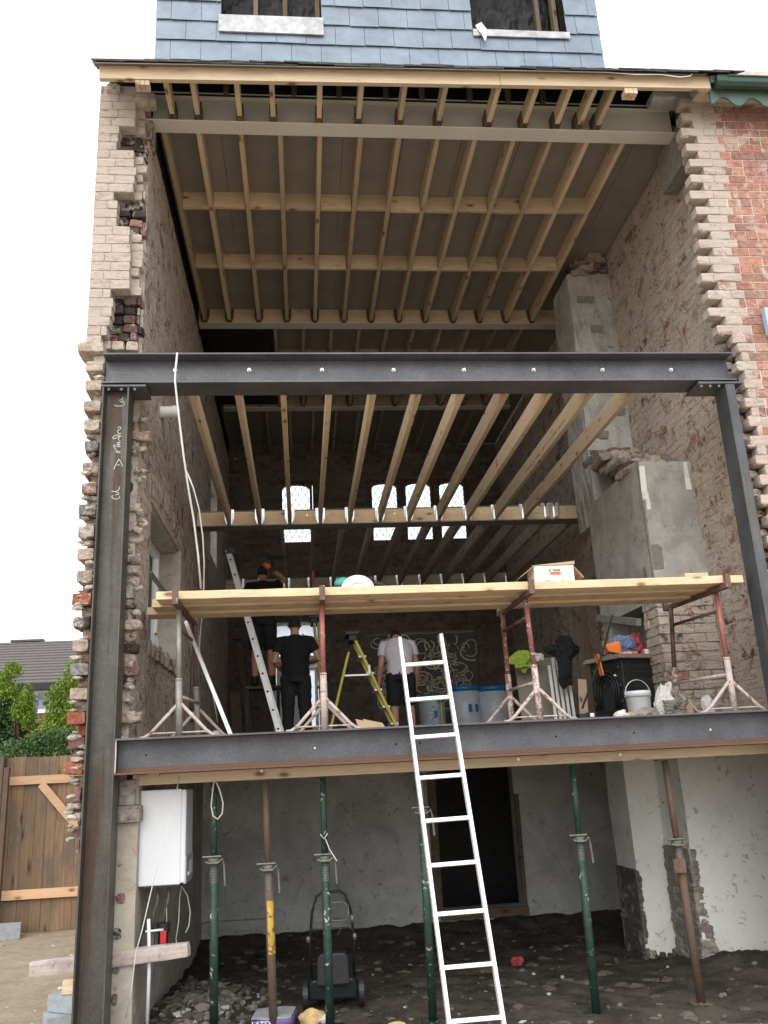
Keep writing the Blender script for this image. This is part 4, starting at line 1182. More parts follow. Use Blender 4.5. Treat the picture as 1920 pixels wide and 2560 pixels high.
# needle timber under the lower beam
o = thing('support_timber', 'long pine bearer under the lower steel beam resting on the props', 'timber')
m = MB(); m.box(-1.25, .27, 1.553, 1.2, .37, 1.63); m.box(1.203, .27, 1.556, 3.96, .37, 1.63); m.build('timber', 'pine_x', o, .003)
p = A(385, 1678, Y=.2)
MB().box(-1.13, .20, 1.612, -1.05, .27, 1.632).build('packer', 'pine_x', o)
for (bx, by) in ((565, 1665), (1120, 1640), (1340, 1630)):
    p = A(bx, by, Y=.26); MB().cyl((p.x, .262, p.z), (p.x, .268, p.z), .012, 8).build('bolt', 'zinc', o)

# ---------------------------------------------------------------- props
def prop(px_top, px_bot, zc, top, bot, mats, lab, extra=None):
    """telescopic prop: (dx, dy) at the head and at the frame bottom on the plane y = .32"""
    a = A(px_top[0], px_top[1], Y=.32); b = A(px_bot[0], px_bot[1], Y=.32)
    d = (b - a) / (b.z - a.z)
    P = lambda z: a + d * (z - a.z)
    gz = gh(P(-.2).x, .32) + .0
    o = thing('steel_prop', lab, 'prop', P(gz), 'telescopic props under the lower beam')
    L = lambda z: P(z) - P(gz)
    m = MB(); m.tube([L(zc), L(1.545)], .024, 18); m.build('inner_tube', mats[0], o, smooth=True)
    m = MB(); m.tube([L(gz + .006), L(zc - .02)], .0305, 20); m.build('outer_tube', mats[1], o, smooth=True)
    m = MB(); n = 14
    pts = [(L(zc - .15 + .15 * j / (2 * n)), .0325 if j % 2 else .029) for j in range(2 * n + 1)]
    m.tube([q for q, _ in pts], [q for _, q in pts], 18); m.build('thread', 'prop_t', o)
    m = MB(); m.tube([L(zc - .012), L(zc + .022)], .043, 18); c = L(zc + .02)
    m.tube([c + V((-.08, -.02, .012)), c + V((.055, -.02, .012))], .0075, 8)
    m.tube([c + V((-.055, -.035, -.02)), c + V((-.03, -.052, -.03)), c + V((.03, -.052, -.03)), c + V((.062, -.03, -.005)), c + V((.075, -.02, -.05)), c + V((.082, -.02, -.19))], .0085, 8)
    m.build('collar_handle', 'prop_t', o, smooth=False)
    MB().box(-.075, -.075, -.002, .075, .075, .006).build('base_plate', mats[1], o)
    q = L(1.548); MB().box(q.x - .075, -.055, q.z - .006, q.x + .075, .04, q.z + .001).build('head_plate', mats[1], o)
    return o, L
prop((462, 1680), (462, 2212), 1.00, 0, 0, ('prop_g', 'prop_g'), 'green steel prop with a looped wire at its head, first from the left')
o2, L2 = prop((572, 1668), (591, 2212), .93, 0, 0, ('prop_b', 'prop_b'), 'rusty brown steel prop with a worn yellow band, second from the left')
m = MB(); a_ = A(582, 1945, Y=.32) - o2.location; b_ = A(586, 2060, Y=.32) - o2.location
m.tube([a_, b_], .0312, 20, caps=False); m.build('yellow_paint_band', 'prop_y', o2, smooth=True)
prop((696, 1658), (713, 2212), .97, 0, 0, ('prop_g', 'prop_g'), 'green steel prop in front of the lawnmower, third from the left')
prop((905, 1640), (936, 2212), 1.26, 0, 0, ('prop_t', 'prop_g'), 'dull green prop half hidden behind the aluminium ladder')
prop((1233, 1628), (1291, 2212), 1.0, 0, 0, ('prop_g', 'prop_g'), 'green steel prop standing alone to the right of the dark doorway')
prop((1432, 1618), (1522, 2212), .93, 0, 0, ('prop_b', 'prop_b'), 'brown rusty steel prop in front of the white plaster, farthest right')
p = A(1466, 1870, Y=.28); m = MB(); m.box(p.x - .045, .26, p.z - .05, p.x + .05, .275, p.z + .05); m.cyl((p.x - .03, .255, p.z - .03), (p.x - .03, .262, p.z - .03), .012, 8)
tag(m.build('steel_bracket', 'prop_b', None, .003), 'square rusty clamp plate on the brown prop at the right', 'bracket')

# ---------------------------------------------------------------- scaffold planks on trestles
PZ = 2.905
def plank(x0, x1, y0, dz, lab, j):
    o = thing('scaffold_plank', lab, 'plank', (x0, y0, PZ + dz), 'planks laid across the trestles')
    m = MB(); n = 24; L_ = x1 - x0
    for a in range(n):
        pass
    vs = []
    for i in range(n + 1):
        x = L_ * i / n + (random.uniform(-.012, .012) if i in (0, n) else 0)
        sag = -.006 * math.sin(math.pi * i / n)
        c = .004 * noise.noise(V((i * .7, j, 1)))
        for (yy, zz) in ((0, 0), (.225, 0), (.225, .063), (0, .063)):
            vs.append((x, yy + c, zz + sag + .004 * noise.noise(V((i * .9, yy * 9 + j, zz * 30)))))
    fs = [(i * 4 + a, i * 4 + (a + 1) % 4, i * 4 + 4 + (a + 1) % 4, i * 4 + 4 + a) for i in range(n) for a in range(4)] + [(3, 2, 1, 0), (n * 4, n * 4 + 1, n * 4 + 2, n * 4 + 3)]
    m.add(vs, fs); m.build('board', 'plank_x', o, .004)
plank(-1.10, 3.63, .105, 0, 'front thick scaffold plank, the bright one nearest the camera', 1)
plank(-1.16, 3.50, .348, -.012, 'middle scaffold plank lying behind the front one', 2)
plank(-1.24, 3.42, .598, -.026, 'rear scaffold plank, sticking out farthest at the left end', 3)
FZ = 1.886
def trestle(x, xr, mat, lab, topx=None, yb=.98):
    o = thing('builders_trestle', lab, 'trestle', (x, .27, FZ), 'trestles carrying the planks')
    tx = 0 if topx is None else topx - x
    rx = xr - x; yr = yb - .27
    zt_ = PZ - FZ - .008
    m = MB(); m.bar((tx, -.215, zt_ - .022), (tx + rx * .5, yr + .10, zt_ - .022), .042, .042); m.box(tx - .022, -.235, zt_ - .045, tx + .022, -.195, zt_ + .070)
    m.box(tx + rx * .5 - .022, yr + .09, zt_ - .045, tx + rx * .5 + .022, yr + .13, zt_ + .06)
    m.build('head_bar', 'brownp', o, .003)
    for (cx, cy, tpx) in ((0, 0, tx), (rx, yr, tx + rx * .5)):
        m = MB(); z1 = .42; f = z1 / zt_
        m.tube([(cx + (tpx - cx) * f, cy, z1), (tpx, cy, zt_ - .04)], .0205, 14)
        m.build('post', mat if cy == 0 or mat == 'red_s' else 'brownp', o, smooth=True)
        m = MB(); m.tube([(cx, cy, 0), (cx + (tpx - cx) * f, cy, z1)], .0255, 14); m.tube([(cx + (tpx - cx) * f * .98, cy, z1 - .0), (cx + (tpx - cx) * f, cy, z1 + .015)], .028, 14)
        m.build('post_sleeve', 'tgrey' if mat == 'tgrey' else 'tfoot2' if mat == 'red_s' or cy else 'tfoot', o, smooth=True)
        m = MB()
        for s_ in (-1, 1):
            m.tube([(cx + s_ * .012, cy, .245), (cx + s_ * .20, cy, .045), (cx + s_ * .25, cy, .008), (cx + s_ * .29, cy, .004)], .0135, 10)
        m.tube([(cx - .25, cy, .012), (cx - .19, cy, .034), (cx + .19, cy, .034), (cx + .25, cy, .012)], .0065, 8)
        m.build('foot_brace', 'tfoot', o, smooth=True)
    m = MB(); m.tube([(0, 0, .30), (rx, yr, .30)], .0135, 10); m.build('lower_rail', 'tfoot', o, smooth=True)
    m = MB(); m.tube([(tx, 0, .82), (tx + rx * .5, yr, .82)], .0135, 10); m.tube([(tx, 0, .84), (rx * .6 + tx, yr, .66)], .009, 8) if False else None
    m.build('upper_rail', 'brownp', o, smooth=True)
    return o
trestle(-.92, -.86, 'tgrey', 'grey trestle nearest the left wall', -.94)
trestle(.17, .20, 'red_p', 'faded red trestle in front of the man in black', .176)
trestle(1.86, 1.80, 'red_s', 'paint spattered red brown trestle to the right of the aluminium ladder', 1.83)
trestle(3.456, 3.28, 'red_p', 'faded red trestle at the right end of the planks', 3.454)

# ---------------------------------------------------------------- foreground ladder
def ladder(name, lab, a0, a1, b0, b1, rungs, sw, sd, mat, rr=.014, box=True, group=None):
    """stiles a0->a1 (left) b0->b1 (right); rungs = fractions"""
    o = thing(name, lab, 'ladder', tuple((V(a0) + V(b0)) / 2), group)
    C0 = o.location.copy(); a0, a1, b0, b1 = (V(q) - C0 for q in (a0, a1, b0, b1))
    sd_ = (b0 - a0).normalized()
    for (p, q) in ((a0, a1), (b0, b1)):
        d = (q - p).normalized()
        m = MB(); m.bar(p, q, sw, sd, up=sd_.cross(d)); m.build('stile', mat, o, .003)
    for t in rungs:
        p, q = a0 + (a1 - a0) * t, b0 + (b1 - b0) * t
        m = MB(); m.bar(p, q, rr * 2, rr * 2, up=(a1 - a0)) if box else m.cyl(p, q, rr, 12)
        m.build('rung', mat, o, .003 if box else 0)
    return o
def ext(p, q, z): return V(p) + (V(q) - V(p)) * ((z - p[2]) / (q[2] - p[2]))
la1, lb1 = A(863, 1378, Y=.18), A(952, 1371, Y=.18); la0, lb0 = A(970, 2212, Y=-.5), A(1088, 2212, Y=-.5)
a0, b0 = ext(la0, la1, -.12), ext(lb0, lb1, -.12)

rz = [2.339, 2.07, 1.793, 1.509, 1.222, .94, .646, .342, .053]
ladder('aluminium_ladder', 'bright aluminium ladder leaning on the lower steel beam in the foreground', a0, la1, b0, lb1, [(z + .12) / (la1.z + .12) for z in rz], .024, .058, 'alu', .0135)
lad = bpy.data.objects['aluminium_ladder']; lc = lad.location
for q_ in (la1, lb1): MB().box(-.0135, -.031, -.012, .0135, .031, .006).build('end_cap', 'grey_d', lad, .002, loc=q_ - lc)
for z in rz:
    for (p_, q_, s_) in ((a0, la1, -1), (b0, lb1, 1)):
        t_ = p_ + (q_ - p_) * ((z + .12) / (la1.z + .12)) - lc
        MB().box(-.004, -.012, -.012, .004, .012, .012).build('rung_flare', 'alu_d', lad, .002, loc=t_ + V((s_ * .0125, 0, 0)))
# ---------------------------------------------------------------- other ladders
Yl = 3.6
t_, b_ = A(492, 1188, Y=4.15), A(603, 1575, Y=3.3)
off = V((.02, .33, 0))
ad = ladder('extension_ladder', 'dull aluminium extension ladder seen edge on beside the man in black', b_ + V((.03, 0, -.14)), t_, b_ + off + V((.03, 0, -.14)), t_ + off * .4, [.06 + .088 * i for i in range(11)], .03, .066, 'alu_d', .014, False)
m = MB(); C0 = ad.location
for i in range(11):
    f = .06 + .088 * i; p = (b_ + V((.03, 0, -.14))) * (1 - f) + t_ * f
    m.cyl(p - C0 + V((0, -.019, 0)), p - C0 + V((0, -.0, 0)), .014, 12)
m.build('rung_end', 'hole', ad)
MB().box(-.05, -.03, -.04, .05, .03, .04).build('top_clamp', 'black', ad, .004, loc=t_ - C0 + V((.035, -.01, -.02)))
def stepladder(name, lab, top, lf, rf, w, yb, mat):
    """yellow A frame; top point, left and right feet in view, depth w along y"""
    o = thing(name, lab, 'stepladder', (top.x, top.y, FZ))
    T = V((0, 0, top.z - FZ)); C0 = o.location
    for dy in (0, w):
        for (q, s_, z1) in ((rf, .034, 0), (lf, .026, -.22)):
            q2 = q - C0 + V((0, dy, 0)); tt = T + V((0, dy * .75, 0))
            tt = tt + (q2 - tt) * (.0 if z1 == 0 else .16)
            m = MB(); m.bar(q2, tt, s_, .05 if z1 == 0 else .035, up=(0, 1, 0)); m.build('stile', mat, o, .003)
            MB().box(-.035, -.03, -.0, .035, .03, .035).build('foot_cap', 'black', o, .003, loc=q2 + V((0, 0, -.003)))
    for i in range(1, 6):
        f = i / 6.3; q = rf - C0; p = q * (1 - f) + T * f
        MB().box(-.05, 0, -.012, .04, w * .95, .012).build('tread', 'alu_d', o, .002, loc=p)
    f = .62; p = (rf - C0) * (1 - f) + T * f; q = (lf - C0) * (1 - f) + T * f
    MB().bar(p, q, .004, .02).build('spreader', 'alu', o)
    m = MB(); m.box(-.09, -.04, -.0, .075, w * .78 + .03, .045); m.box(-.05, -.035, -.07, .05, w * .75 + .03, 0); m.build('top_cap', 'teal' if False else 'black', o, .008, loc=T)
    return o
def fl(p): p.z = FZ; return p
Y2 = 4.0
tp = A(762, 1372, Y=Y2); r0 = A(852, 1560, Y=Y2); l0 = A(722, 1560, Y=Y2)
def toz(t, q): return t + (q - t) * ((FZ - t.z) / (q.z - t.z))
sl_ = stepladder('stepladder', 'yellow folding stepladder standing open between the two men', tp, toz(A(772, 1402, Y=Y2), l0), toz(tp, r0), .42, 0, 'yellow')
m = MB(); q = (toz(tp, r0) - V((tp.x, tp.y, FZ))); T = V((0, 0, tp.z - FZ)); p = T + (q - T) * .33
m.bar(p + V((0, -.028, .05)), p + V((0, -.028, .05)) + (q - T).normalized() * .12, .002, .03, up=(0, 1, 0)) if False else m.box(p.x - .014, -.03, p.z - .06, p.x + .014, -.026, p.z + .05)
m.build('rating_sticker', 'white', sl_)
Y3 = 5.9
tp = A(678, 1336, Y=Y3); r0 = A(702, 1570, Y=Y3); l0 = A(650, 1570, Y=Y3)
s2 = stepladder('stepladder', 'yellow stepladder with alloy treads right behind the man in black', tp, toz(tp, l0), toz(tp, r0), .42, 0, 'yellow')
m = MB(); m.box(-.38, -.03, .0, .06, .12, .04); m.build('tool_tray', 'black', s2, .005, loc=(0, 0, tp.z - FZ + .045))
p = A(684, 1390, Y=Y3 - .1)
m = MB(); m.box(p.x - .045, p.y - .03, p.z - .05, p.x + .045, p.y + .03, p.z + .045)
tag(m.build('orange_tool_pouch', 'orange', None, .01), 'small orange pouch hanging on the stepladder at the elbow of the man in black', 'pouch')

# ---------------------------------------------------------------- people
def person(name, lab, loc, J, hair=True, shorts=False, top='cloth_b', leg='cloth_t', rz=0, sleeve=.55, fingers=True, headtilt=0.0, gloves=None):
    o = thing(name, lab, 'person', loc, rz=rz)
    g = MB()
    def L(pts, rs, n=14, mb=None, up=None): (mb or g).tube([J[p] if isinstance(p, str) else p for p in pts], rs, n, up=up)
    hip, wst, cst, sho, nk, hd = (V(J[k]) for k in ('hip', 'waist', 'chest', 'shoulders', 'neck', 'head'))
    torso = [hip + V((0, 0, -.08)), hip, wst, cst, sho, sho + (nk - sho) * .45]
    tr = [(.13, .10), (.165, .115), (.148, .10), (.178, .118), (.165, .092), (.085, .07)]
    g.tube(torso, tr, 24, up=(0, 1, 0))
    g.tube([sho + (nk - sho) * .2, nk, nk + (hd - nk) * .5], [.062, .056, .056], 16)
    ax = (hd - nk).normalized(); rot = ax.to_track_quat('Z', 'Y').to_matrix()
    rot = Matrix.Rotation(headtilt, 3, 'X')
    g.ell(hd, .074, .092, .112, 20, 14, rot)
    H = lambda x, y, z: hd + rot @ V((x, y, z))
    g.ell(H(0, .035, -.065), .05, .055, .05, 12, 8, rot)                                    # jaw
    g.tube([H(0, .085, .025), H(0, .108, -.012), H(0, .10, -.022)], [.008, .014, .010], 8)   # nose
    g.tube([H(-.045, .082, .032), H(0, .092, .034), H(.045, .082, .032)], .008, 8)           # brow
    g.tube([H(-.02, .088, -.048), H(.02, .088, -.048)], .007, 8)                             # lips
    for s_ in (-1, 1):
        g.tube([H(s_ * .074, -.005, .028), H(s_ * .088, -.014, .012), H(s_ * .084, -.008, -.018), H(s_ * .074, -.0, -.03)], [.010, .012, .011, .008], 8)
    for s_, side in ((-1, 'l'), (1, 'r')):
        sh, el, wr = V(J['sh_' + side]), V(J['el_' + side]), V(J['wr_' + side])
        g.tube([sh + (sho - sh) * .35, sh, sh * .55 + el * .45, el, el * .55 + wr * .45, wr], [.06, .056, .048, .040, .041, .028], 14)
        d = (wr - el).normalized(); hn = wr + d * .045
        lat = d.cross(V(J.get('palm_' + side, (0, 1, 0)))).normalized(); nor = lat.cross(d).normalized()
        g.tube([wr - d * .01, wr + d * .03, wr + d * .085], [(.026, .019), (.036, .017), (.038, .014)], 14, up=nor)
        for i, (o_, ln) in enumerate(((-.030, .058), (-.010, .070), (.011, .074), (.031, .066))):
            b = wr + d * .08 + lat * o_
            c = .35 + .12 * i
            g.tube([b, b + d * ln * .45 + nor * (.1 * c * ln), b + d * ln * .8 + nor * (.45 * c * ln), b + d * ln * .95 + nor * (.9 * c * ln)], [.0092, .0088, .008, .0062], 8)
        ts = -1 if s_ > 0 else 1
        b = wr + d * .028 - lat * (.026)
        g.tube([b, b + d * .025 - lat * .024 + nor * .008, b + d * .052 - lat * .032 + nor * .018], [.013, .011, .008], 8)
        hp, kn, an = V(J['hp_' + side]), V(J['kn_' + side]), V(J['an_' + side])
        g.tube([hp + V((0, 0, .05)), hp, hp * .5 + kn * .5, kn, kn * .6 + an * .4 + V((0, -.012, 0)), an], [.09, .092, .075, .056, .055, .038], 16)
        g.tube([an + V((0, -.045, -.05)), an + V((0, .02, -.045)), an + V((s_ * .012, .12, -.062)), an + V((s_ * .015, .17, -.07))], [.032, .038, .034, .022], 12)
    b = g.build('body', 'skin', o, smooth=True)
    rm = b.modifiers.new('r', 'REMESH'); rm.mode = 'VOXEL'; rm.voxel_size = .0075; rm.use_smooth_shade = True
    sm = b.modifiers.new('s', 'SMOOTH'); sm.iterations = 3
    # top
    t = MB()
    tt = [hip + V((0, 0, -.03)), hip + V((0, 0, .04)), wst, cst, sho + V((0, 0, .0)), sho + (nk - sho) * .55]
    t.tube(tt, [(.186, .135), (.184, .136), (.172, .124), (.202, .136), (.185, .108), (.092, .078)], 28, up=(0, 1, 0))
    for side in 'lr':
        sh, el = V(J['sh_' + side]), V(J['el_' + side])
        t.tube([sh + (sho - sh) * .5, sh + V((0, 0, .004)), sh * (1 - sleeve * .5) + el * sleeve * .5, sh * (1 - sleeve) + el * sleeve], [.070, .072, .070, .068], 16)
    t_o = t.build('shirt', top, o, smooth=True)
    rm = t_o.modifiers.new('r', 'REMESH'); rm.mode = 'VOXEL'; rm.voxel_size = .011; rm.use_smooth_shade = True
    tex = bpy.data.textures.new('creases', 'CLOUDS'); tex.noise_scale = .11; tex.noise_depth = 3
    dm = t_o.modifiers.new('d', 'DISPLACE'); dm.texture = tex; dm.strength = .022; dm.mid_level = .45; dm.texture_coords = 'LOCAL'
    t_o.modifiers.new('s', 'SMOOTH').iterations = 2
    q = MB()
    q.tube([hip + V((0, 0, .055)), hip, hip + V((0, 0, -.10))], [(.178, .128), (.182, .134), (.175, .13)], 26, up=(0, 1, 0))
    for side in 'lr':
        hp, kn, an = V(J['hp_' + side]), V(J['kn_' + side]), V(J['an_' + side])
        if shorts: q.tube([hp + V((0, 0, .03)), hp, hp * .5 + kn * .5, hp * .02 + kn * .98], [.105, .108, .098, .092], 18)
        else: q.tube([hp + V((0, 0, .03)), hp, hp * .5 + kn * .5, kn, kn * .5 + an * .5, an + V((0, 0, -.03))], [.104, .107, .092, .078, .076, .072], 18)
    q_o = q.build('shorts' if shorts else 'trousers', leg, o, smooth=True)
    rm = q_o.modifiers.new('r', 'REMESH'); rm.mode = 'VOXEL'; rm.voxel_size = .011; rm.use_smooth_shade = True
    dm = q_o.modifiers.new('d', 'DISPLACE'); dm.texture = tex; dm.strength = .03; dm.mid_level = .45; dm.texture_coords = 'LOCAL'
    q_o.modifiers.new('s', 'SMOOTH').iterations = 2
    for side, s_ in (('l', -1), ('r', 1)):
        an = V(J['an_' + side]); f = MB()
        f.tube([an + V((0, -.062, -.045)), an + V((0, .0, -.036)), an + V((s_ * .010, .09, -.055)), an + V((s_ * .015, .19, -.068))], [.040, .050, .046, .026], 14)
        f.tube([an + V((0, -.03, .05)), an + V((0, -.01, -.04))], [.05, .052], 14)
        f.build('boot', 'black', o, smooth=True)
    if hair:
        h = MB(); vs = []
        hb = bmesh.new(); bmesh.ops.create_uvsphere(hb, u_segments=28, v_segments=20, radius=1)
        keep = {}; pts = []; fs = []
        for v in hb.verts:
            x, y, z = v.co
            pts.append(H(x * .0765, y * .0955 - .002, z * .1155 + .001))
        for f in hb.faces:
            c = f.calc_center_median()
            if (c.z > .42) or (c.y < -.12 and c.z > -.36 and abs(c.x) < .97): fs.append([v.index for v in f.verts])
        hb.free(); h.add(pts, fs); ho = h.build('hair', 'hair', o, smooth=True)
        so_ = ho.modifiers.new('t', 'SOLIDIFY'); so_.thickness = .006; so_.offset = 1
    e = MB()
    for s_ in (-1, 1): e.ell(H(s_ * .031, .081, .012), .012, .010, .009, 10, 6)
    e.build('eyes', 'white', o, smooth=True)
    if gloves:
        for side in gloves:
            el, wr = V(J['el_' + side]), V(J['wr_' + side]); d = (wr - el).normalized(); f = MB()
            f.tube([wr - d * .03, wr + d * .03, wr + d * .085, wr + d * .13], [.033, .043, .045, .03], 12)
            f.build('orange_glove', 'orange', o, smooth=True)
    return o
Jst = dict(hip=(0, 0, .94), waist=(0, .0, 1.08), chest=(0, .01, 1.27), shoulders=(0, .0, 1.42), neck=(0, .02, 1.50), head=(0, .055, 1.625),
           sh_l=(-.195, 0, 1.395), sh_r=(.195, 0, 1.395), el_l=(-.27, -.03, 1.13), el_r=(.31, -.0, 1.15), wr_l=(-.19, .18, 1.05), wr_r=(.20, .20, 1.13), palm_l=(1, 0, 0), palm_r=(-1, 0, 0),
           hp_l=(-.095, 0, .90), hp_r=(.095, 0, .90), kn_l=(-.10, .015, .50), kn_r=(.115, .02, .50), an_l=(-.11, -.02, .09), an_r=(.125, -.03, .09))
hp_ = A(636, 1332, Y=5.0)
sc = (hp_.z - FZ) / 1.735
m1 = person('person', 'man in black t-shirt and black work trousers standing with his back to us', (hp_.x, 5.0, FZ), Jst)
m1.scale = (sc * 1.04, sc, sc)
J2 = dict(Jst); J2.update(waist=(0, .03, 1.08), chest=(0, .09, 1.25), shoulders=(0, .17, 1.37), neck=(0, .24, 1.42), head=(0, .345, 1.475),
          sh_l=(-.195, .15, 1.34), sh_r=(.195, .15, 1.34), el_l=(-.25, .12, 1.06), el_r=(.245, .14, 1.06), wr_l=(-.275, .22, .83), wr_r=(.25, .27, .83), palm_l=(1, 0, 0), palm_r=(-1, 0, 0))
q2 = A(868, 1400, Y=5.6)
m2 = person('person', 'man in white t-shirt and dark shorts with bowed head beside the aluminium ladder', (A(866, 1480, Y=5.6).x, 5.6, FZ), J2, shorts=True, top='cloth_w', headtilt=-.75)
m2.scale = (1.03, 1.0, 1.02)
J3 = dict(Jst); J3.update(wr_r=(.13, .02, 1.66), el_r=(.33, .02, 1.50), el_l=(-.28, .05, 1.14), wr_l=(-.20, .20, 1.12), sh_l=(-.19, 0, 1.40), sh_r=(.19, 0, 1.40), head=(0.0, .09, 1.615))
f3 = A(568, 1483, Y=5.9)
hd3 = A(575, 1243, Y=5.9)
z3 = f3.z
m3 = person('person', 'third worker in dark clothes standing raised behind the planks, orange glove on a black drill', (f3.x, 5.9, z3), J3, shorts=True, gloves='r')
s3 = min(1.02, (4.62 - z3) / 1.75)
m3.scale = (1, 1, s3)
p3 = V((f3.x, 5.9, z3)) + V((.13, .02, 1.66 * s3 + .10 * s3))
m = MB(); m.tube([(0, 0, -.10), (0, 0, .05)], [.02, .022], 10); m.tube([(-.09, 0, .07), (.13, 0, .07)], [.03, .026], 12); m.cyl((.13, 0, .07), (.19, 0, .07), .014, 10); m.box(-.045, -.04, -.15, .05, .04, -.09)
tag(m.build('cordless_drill', 'black', None, .004, loc=p3 + V((.02, -.02, .0))), 'black cordless drill held up by the worker with the orange glove', 'drill')
# dark hop-up he stands on
w0 = thing('work_platform', 'dark folding work platform under the raised third worker', 'platform', (f3.x, 5.95, FZ))
hz = z3 - FZ
MB().box(-.24, -.2, hz - .04, .24, .22, hz - .004).build('deck', 'oldwood_x', w0, .004)
for sx in (-.21, .21):
    for sy in (-.17, .19): MB().box(sx - .018, sy - .018, 0, sx + .018, sy + .018, hz - .042).build('leg', 'black', w0)

jo = [o for o in bpy.data.objects if o.name.startswith('floor_joist') and o.get('label', '').startswith('new pale pine') and 'tenth' in o['label']][0]
m = MB(); r = random.Random(9)
for k in range(34):
    if k % 7 == 6: continue
    y = .9 + k * .045; m.box(-.0245, y, .045 + r.uniform(0, .006), -.0236, y + r.uniform(.012, .03), .062 + r.uniform(0, .012))
m.build('stamped_marks', 'ink', jo)
# ---------------------------------------------------------------- things on the planks
TZ = PZ + .063
p = A(1196, 1250, Y=.52)
cb = thing('cardboard_box', 'opened white printed cardboard box with its flaps up, standing on the planks', 'box', (A(1190, 1250, Y=.34).x, .34, TZ + .003))
m = MB(); w, d, h = .165, .11, .145
for q in ((-w, -d, w, -d + .004), (-w, d - .004, w, d), (-w, -d + .004, -w + .004, d - .004), (w - .004, -d + .004, w, d - .004)): m.box(q[0], q[1], 0, q[2], q[3], h)
m.box(-w + .004, -d + .004, 0, w - .004, d - .004, .004); m.build('carton', 'cardw', cb, .001)
m = MB()
m.add([(-w - .02, -d - .005, h), (w + .01, -d - .005, h + .005), (w + .05, -d + .10, h + .055), (-w + .03, -d + .10, h + .025)], [(0, 1, 2, 3)])
m.add([(w, -d, h), (w, d, h), (w + .085, d - .02, h - .10), (w + .085, -d + .01, h - .10)], [(0, 1, 2, 3)])
m.add([(-w, -d, h), (-w, d, h), (-w - .12, d - .02, h - .09), (-w - .12, -d - .01, h - .09)], [(0, 1, 2, 3)])
f = m.build('flap', 'card', cb); sm = f.modifiers.new('t', 'SOLIDIFY'); sm.thickness = .004
MWf = lambda x, y, z: Matrix.Translation((x, y, z)) @ Matrix.Rotation(R(90), 4, 'X')
m = MB()
for k, (a, b) in enumerate(((-.04, -.028), (-.012, -.006), (-.002, .006), (.010, .016), (.020, .028), (.032, .040), (.044, .052))): m.box(a, -d - .0015, h - .05 + .003 * (k % 2), b, -d - .0005, h - .028)
m.build('black_print', 'ink', cb)
MB().box(-.035, -d - .0015, h - .078, .055, -d - .0005, h - .052).build('red_print', 'inkr', cb)
m = MB()
for (a, b, z0, z1) in ((-.085, -.03, .012, .028), (-.02, .02, .012, .02), (.05, .08, .012, .028)): m.box(a, -d - .0015, z0, b, -d - .0005, z1)
m.build('grey_print', 'grey_d', cb)
p = A(1488, 1241, Y=.3); m = MB(); m.box(-.10, -.06, 0, .10, .05, .038)
o = m.build('timber_offcut', 'pine_x', None, .003, loc=(p.x, .22, TZ + .002)); tag(o, 'short pine offcut lying on the front plank near its right end', 'wood block')
p = A(775, 1262, Y=.62)
cs = thing('circular_saw', 'circular saw with white guard and teal body on the rear plank', 'saw', (A(772, 1262, Y=.40).x, .40, TZ))
m = MB(); n = 16
arc = [(.10 * math.cos(math.pi * k / n), .02 + .095 * math.sin(math.pi * k / n)) for k in range(n + 1)] + [(.055 * math.cos(math.pi * k / n), .02 + .045 * math.sin(math.pi * k / n)) for k in range(n, -1, -1)]
m.prism(arc, lambda a, b, t: (a, -.035 + t, b), .05); m.build('blade_guard', 'white', cs, .004)
m = MB(); m.box(-.15, -.06, 0, .16, .07, .006); m.build('base_plate', 'alu', cs)
m = MB(); m.ell((-.085, .03, .075), .055, .04, .04, 14, 10); m.build('motor_body', 'teal', cs, smooth=True)
m = MB(); m.tube([(-.13, .02, .035), (-.10, .02, .05), (.05, .02, .075), (.13, .02, .06), (.19, .02, .045)], [.022, .026, .02, .02, .014], 12); m.build('rear_handle', 'black', cs, smooth=True)
m = MB(); m.cyl((0, -.02, .035), (0, -.017, .035), .05, 24); m.build('saw_blade', 'alu_d', cs)
cs.scale = (1.35, 1.2, 1.25)
# plastic clamps standing up at the far joist line (red handle)
p = A(676, 1250, Y=6.2); m = MB(); m.box(-.02, -.02, -.12, .02, .02, .16); o = m.build('red_clamp', 'bag_r', None, .006, loc=p); tag(o, 'dark red tool handle standing upright behind the planks', 'tool')
o.location = (p.x, 5.93, p.z - .1)

# ---------------------------------------------------------------- right side: stove and what is on it
st = thing('cast_iron_stove', 'black cast iron stove with arched side door in front of the fireplace', 'stove', (3.17, 1.80, FZ), rz=R(0))
m = MB(); m.box(-.20, -.20, .10, .20, .28, .60); m.build('stove_body', 'iron', st, .012)
m = MB(); m.box(-.25, -.25, .60, .24, .32, .632); m.box(-.235, -.235, .632, .225, .3, .645); m.build('top_plate', 'concrete', st, .012)
m = MB(); m.box(-.235, -.235, .055, .22, .3, .10); m.build('base_plate', 'iron', st, .01)
for sx in (-.19, .18):
    for sy in (-.19, .25): MB().lathe([(.02, 0), (.03, .03), (.018, .058)], (sx, sy, 0), 12).build('leg', 'iron', st, smooth=True)
m = MB()
for (z, a, b) in ((.50, -.14, .17), (.46, -.14, .02), (.46, .05, .17), (.43, -.14, -.02), (.43, .04, .17)): m.box(a, -.207, z, b, -.2, z + .006)
m.box(-.17, -.206, .14, -.16, -.2, .56); m.box(.18, -.206, .14, .19, -.2, .56)
m.build('side_moulding', 'iron', st, .002)
m = MB()
for rr in (.17, .135, .10):
    m.tube([(-.212, .04 - rr, .14)] + [(-.212, .04 + rr * math.cos(math.pi * (1 - k / 12)), .33 + rr * math.sin(math.pi * k / 12)) for k in range(13)] + [(-.212, .04 + rr, .14)], .010, 8)
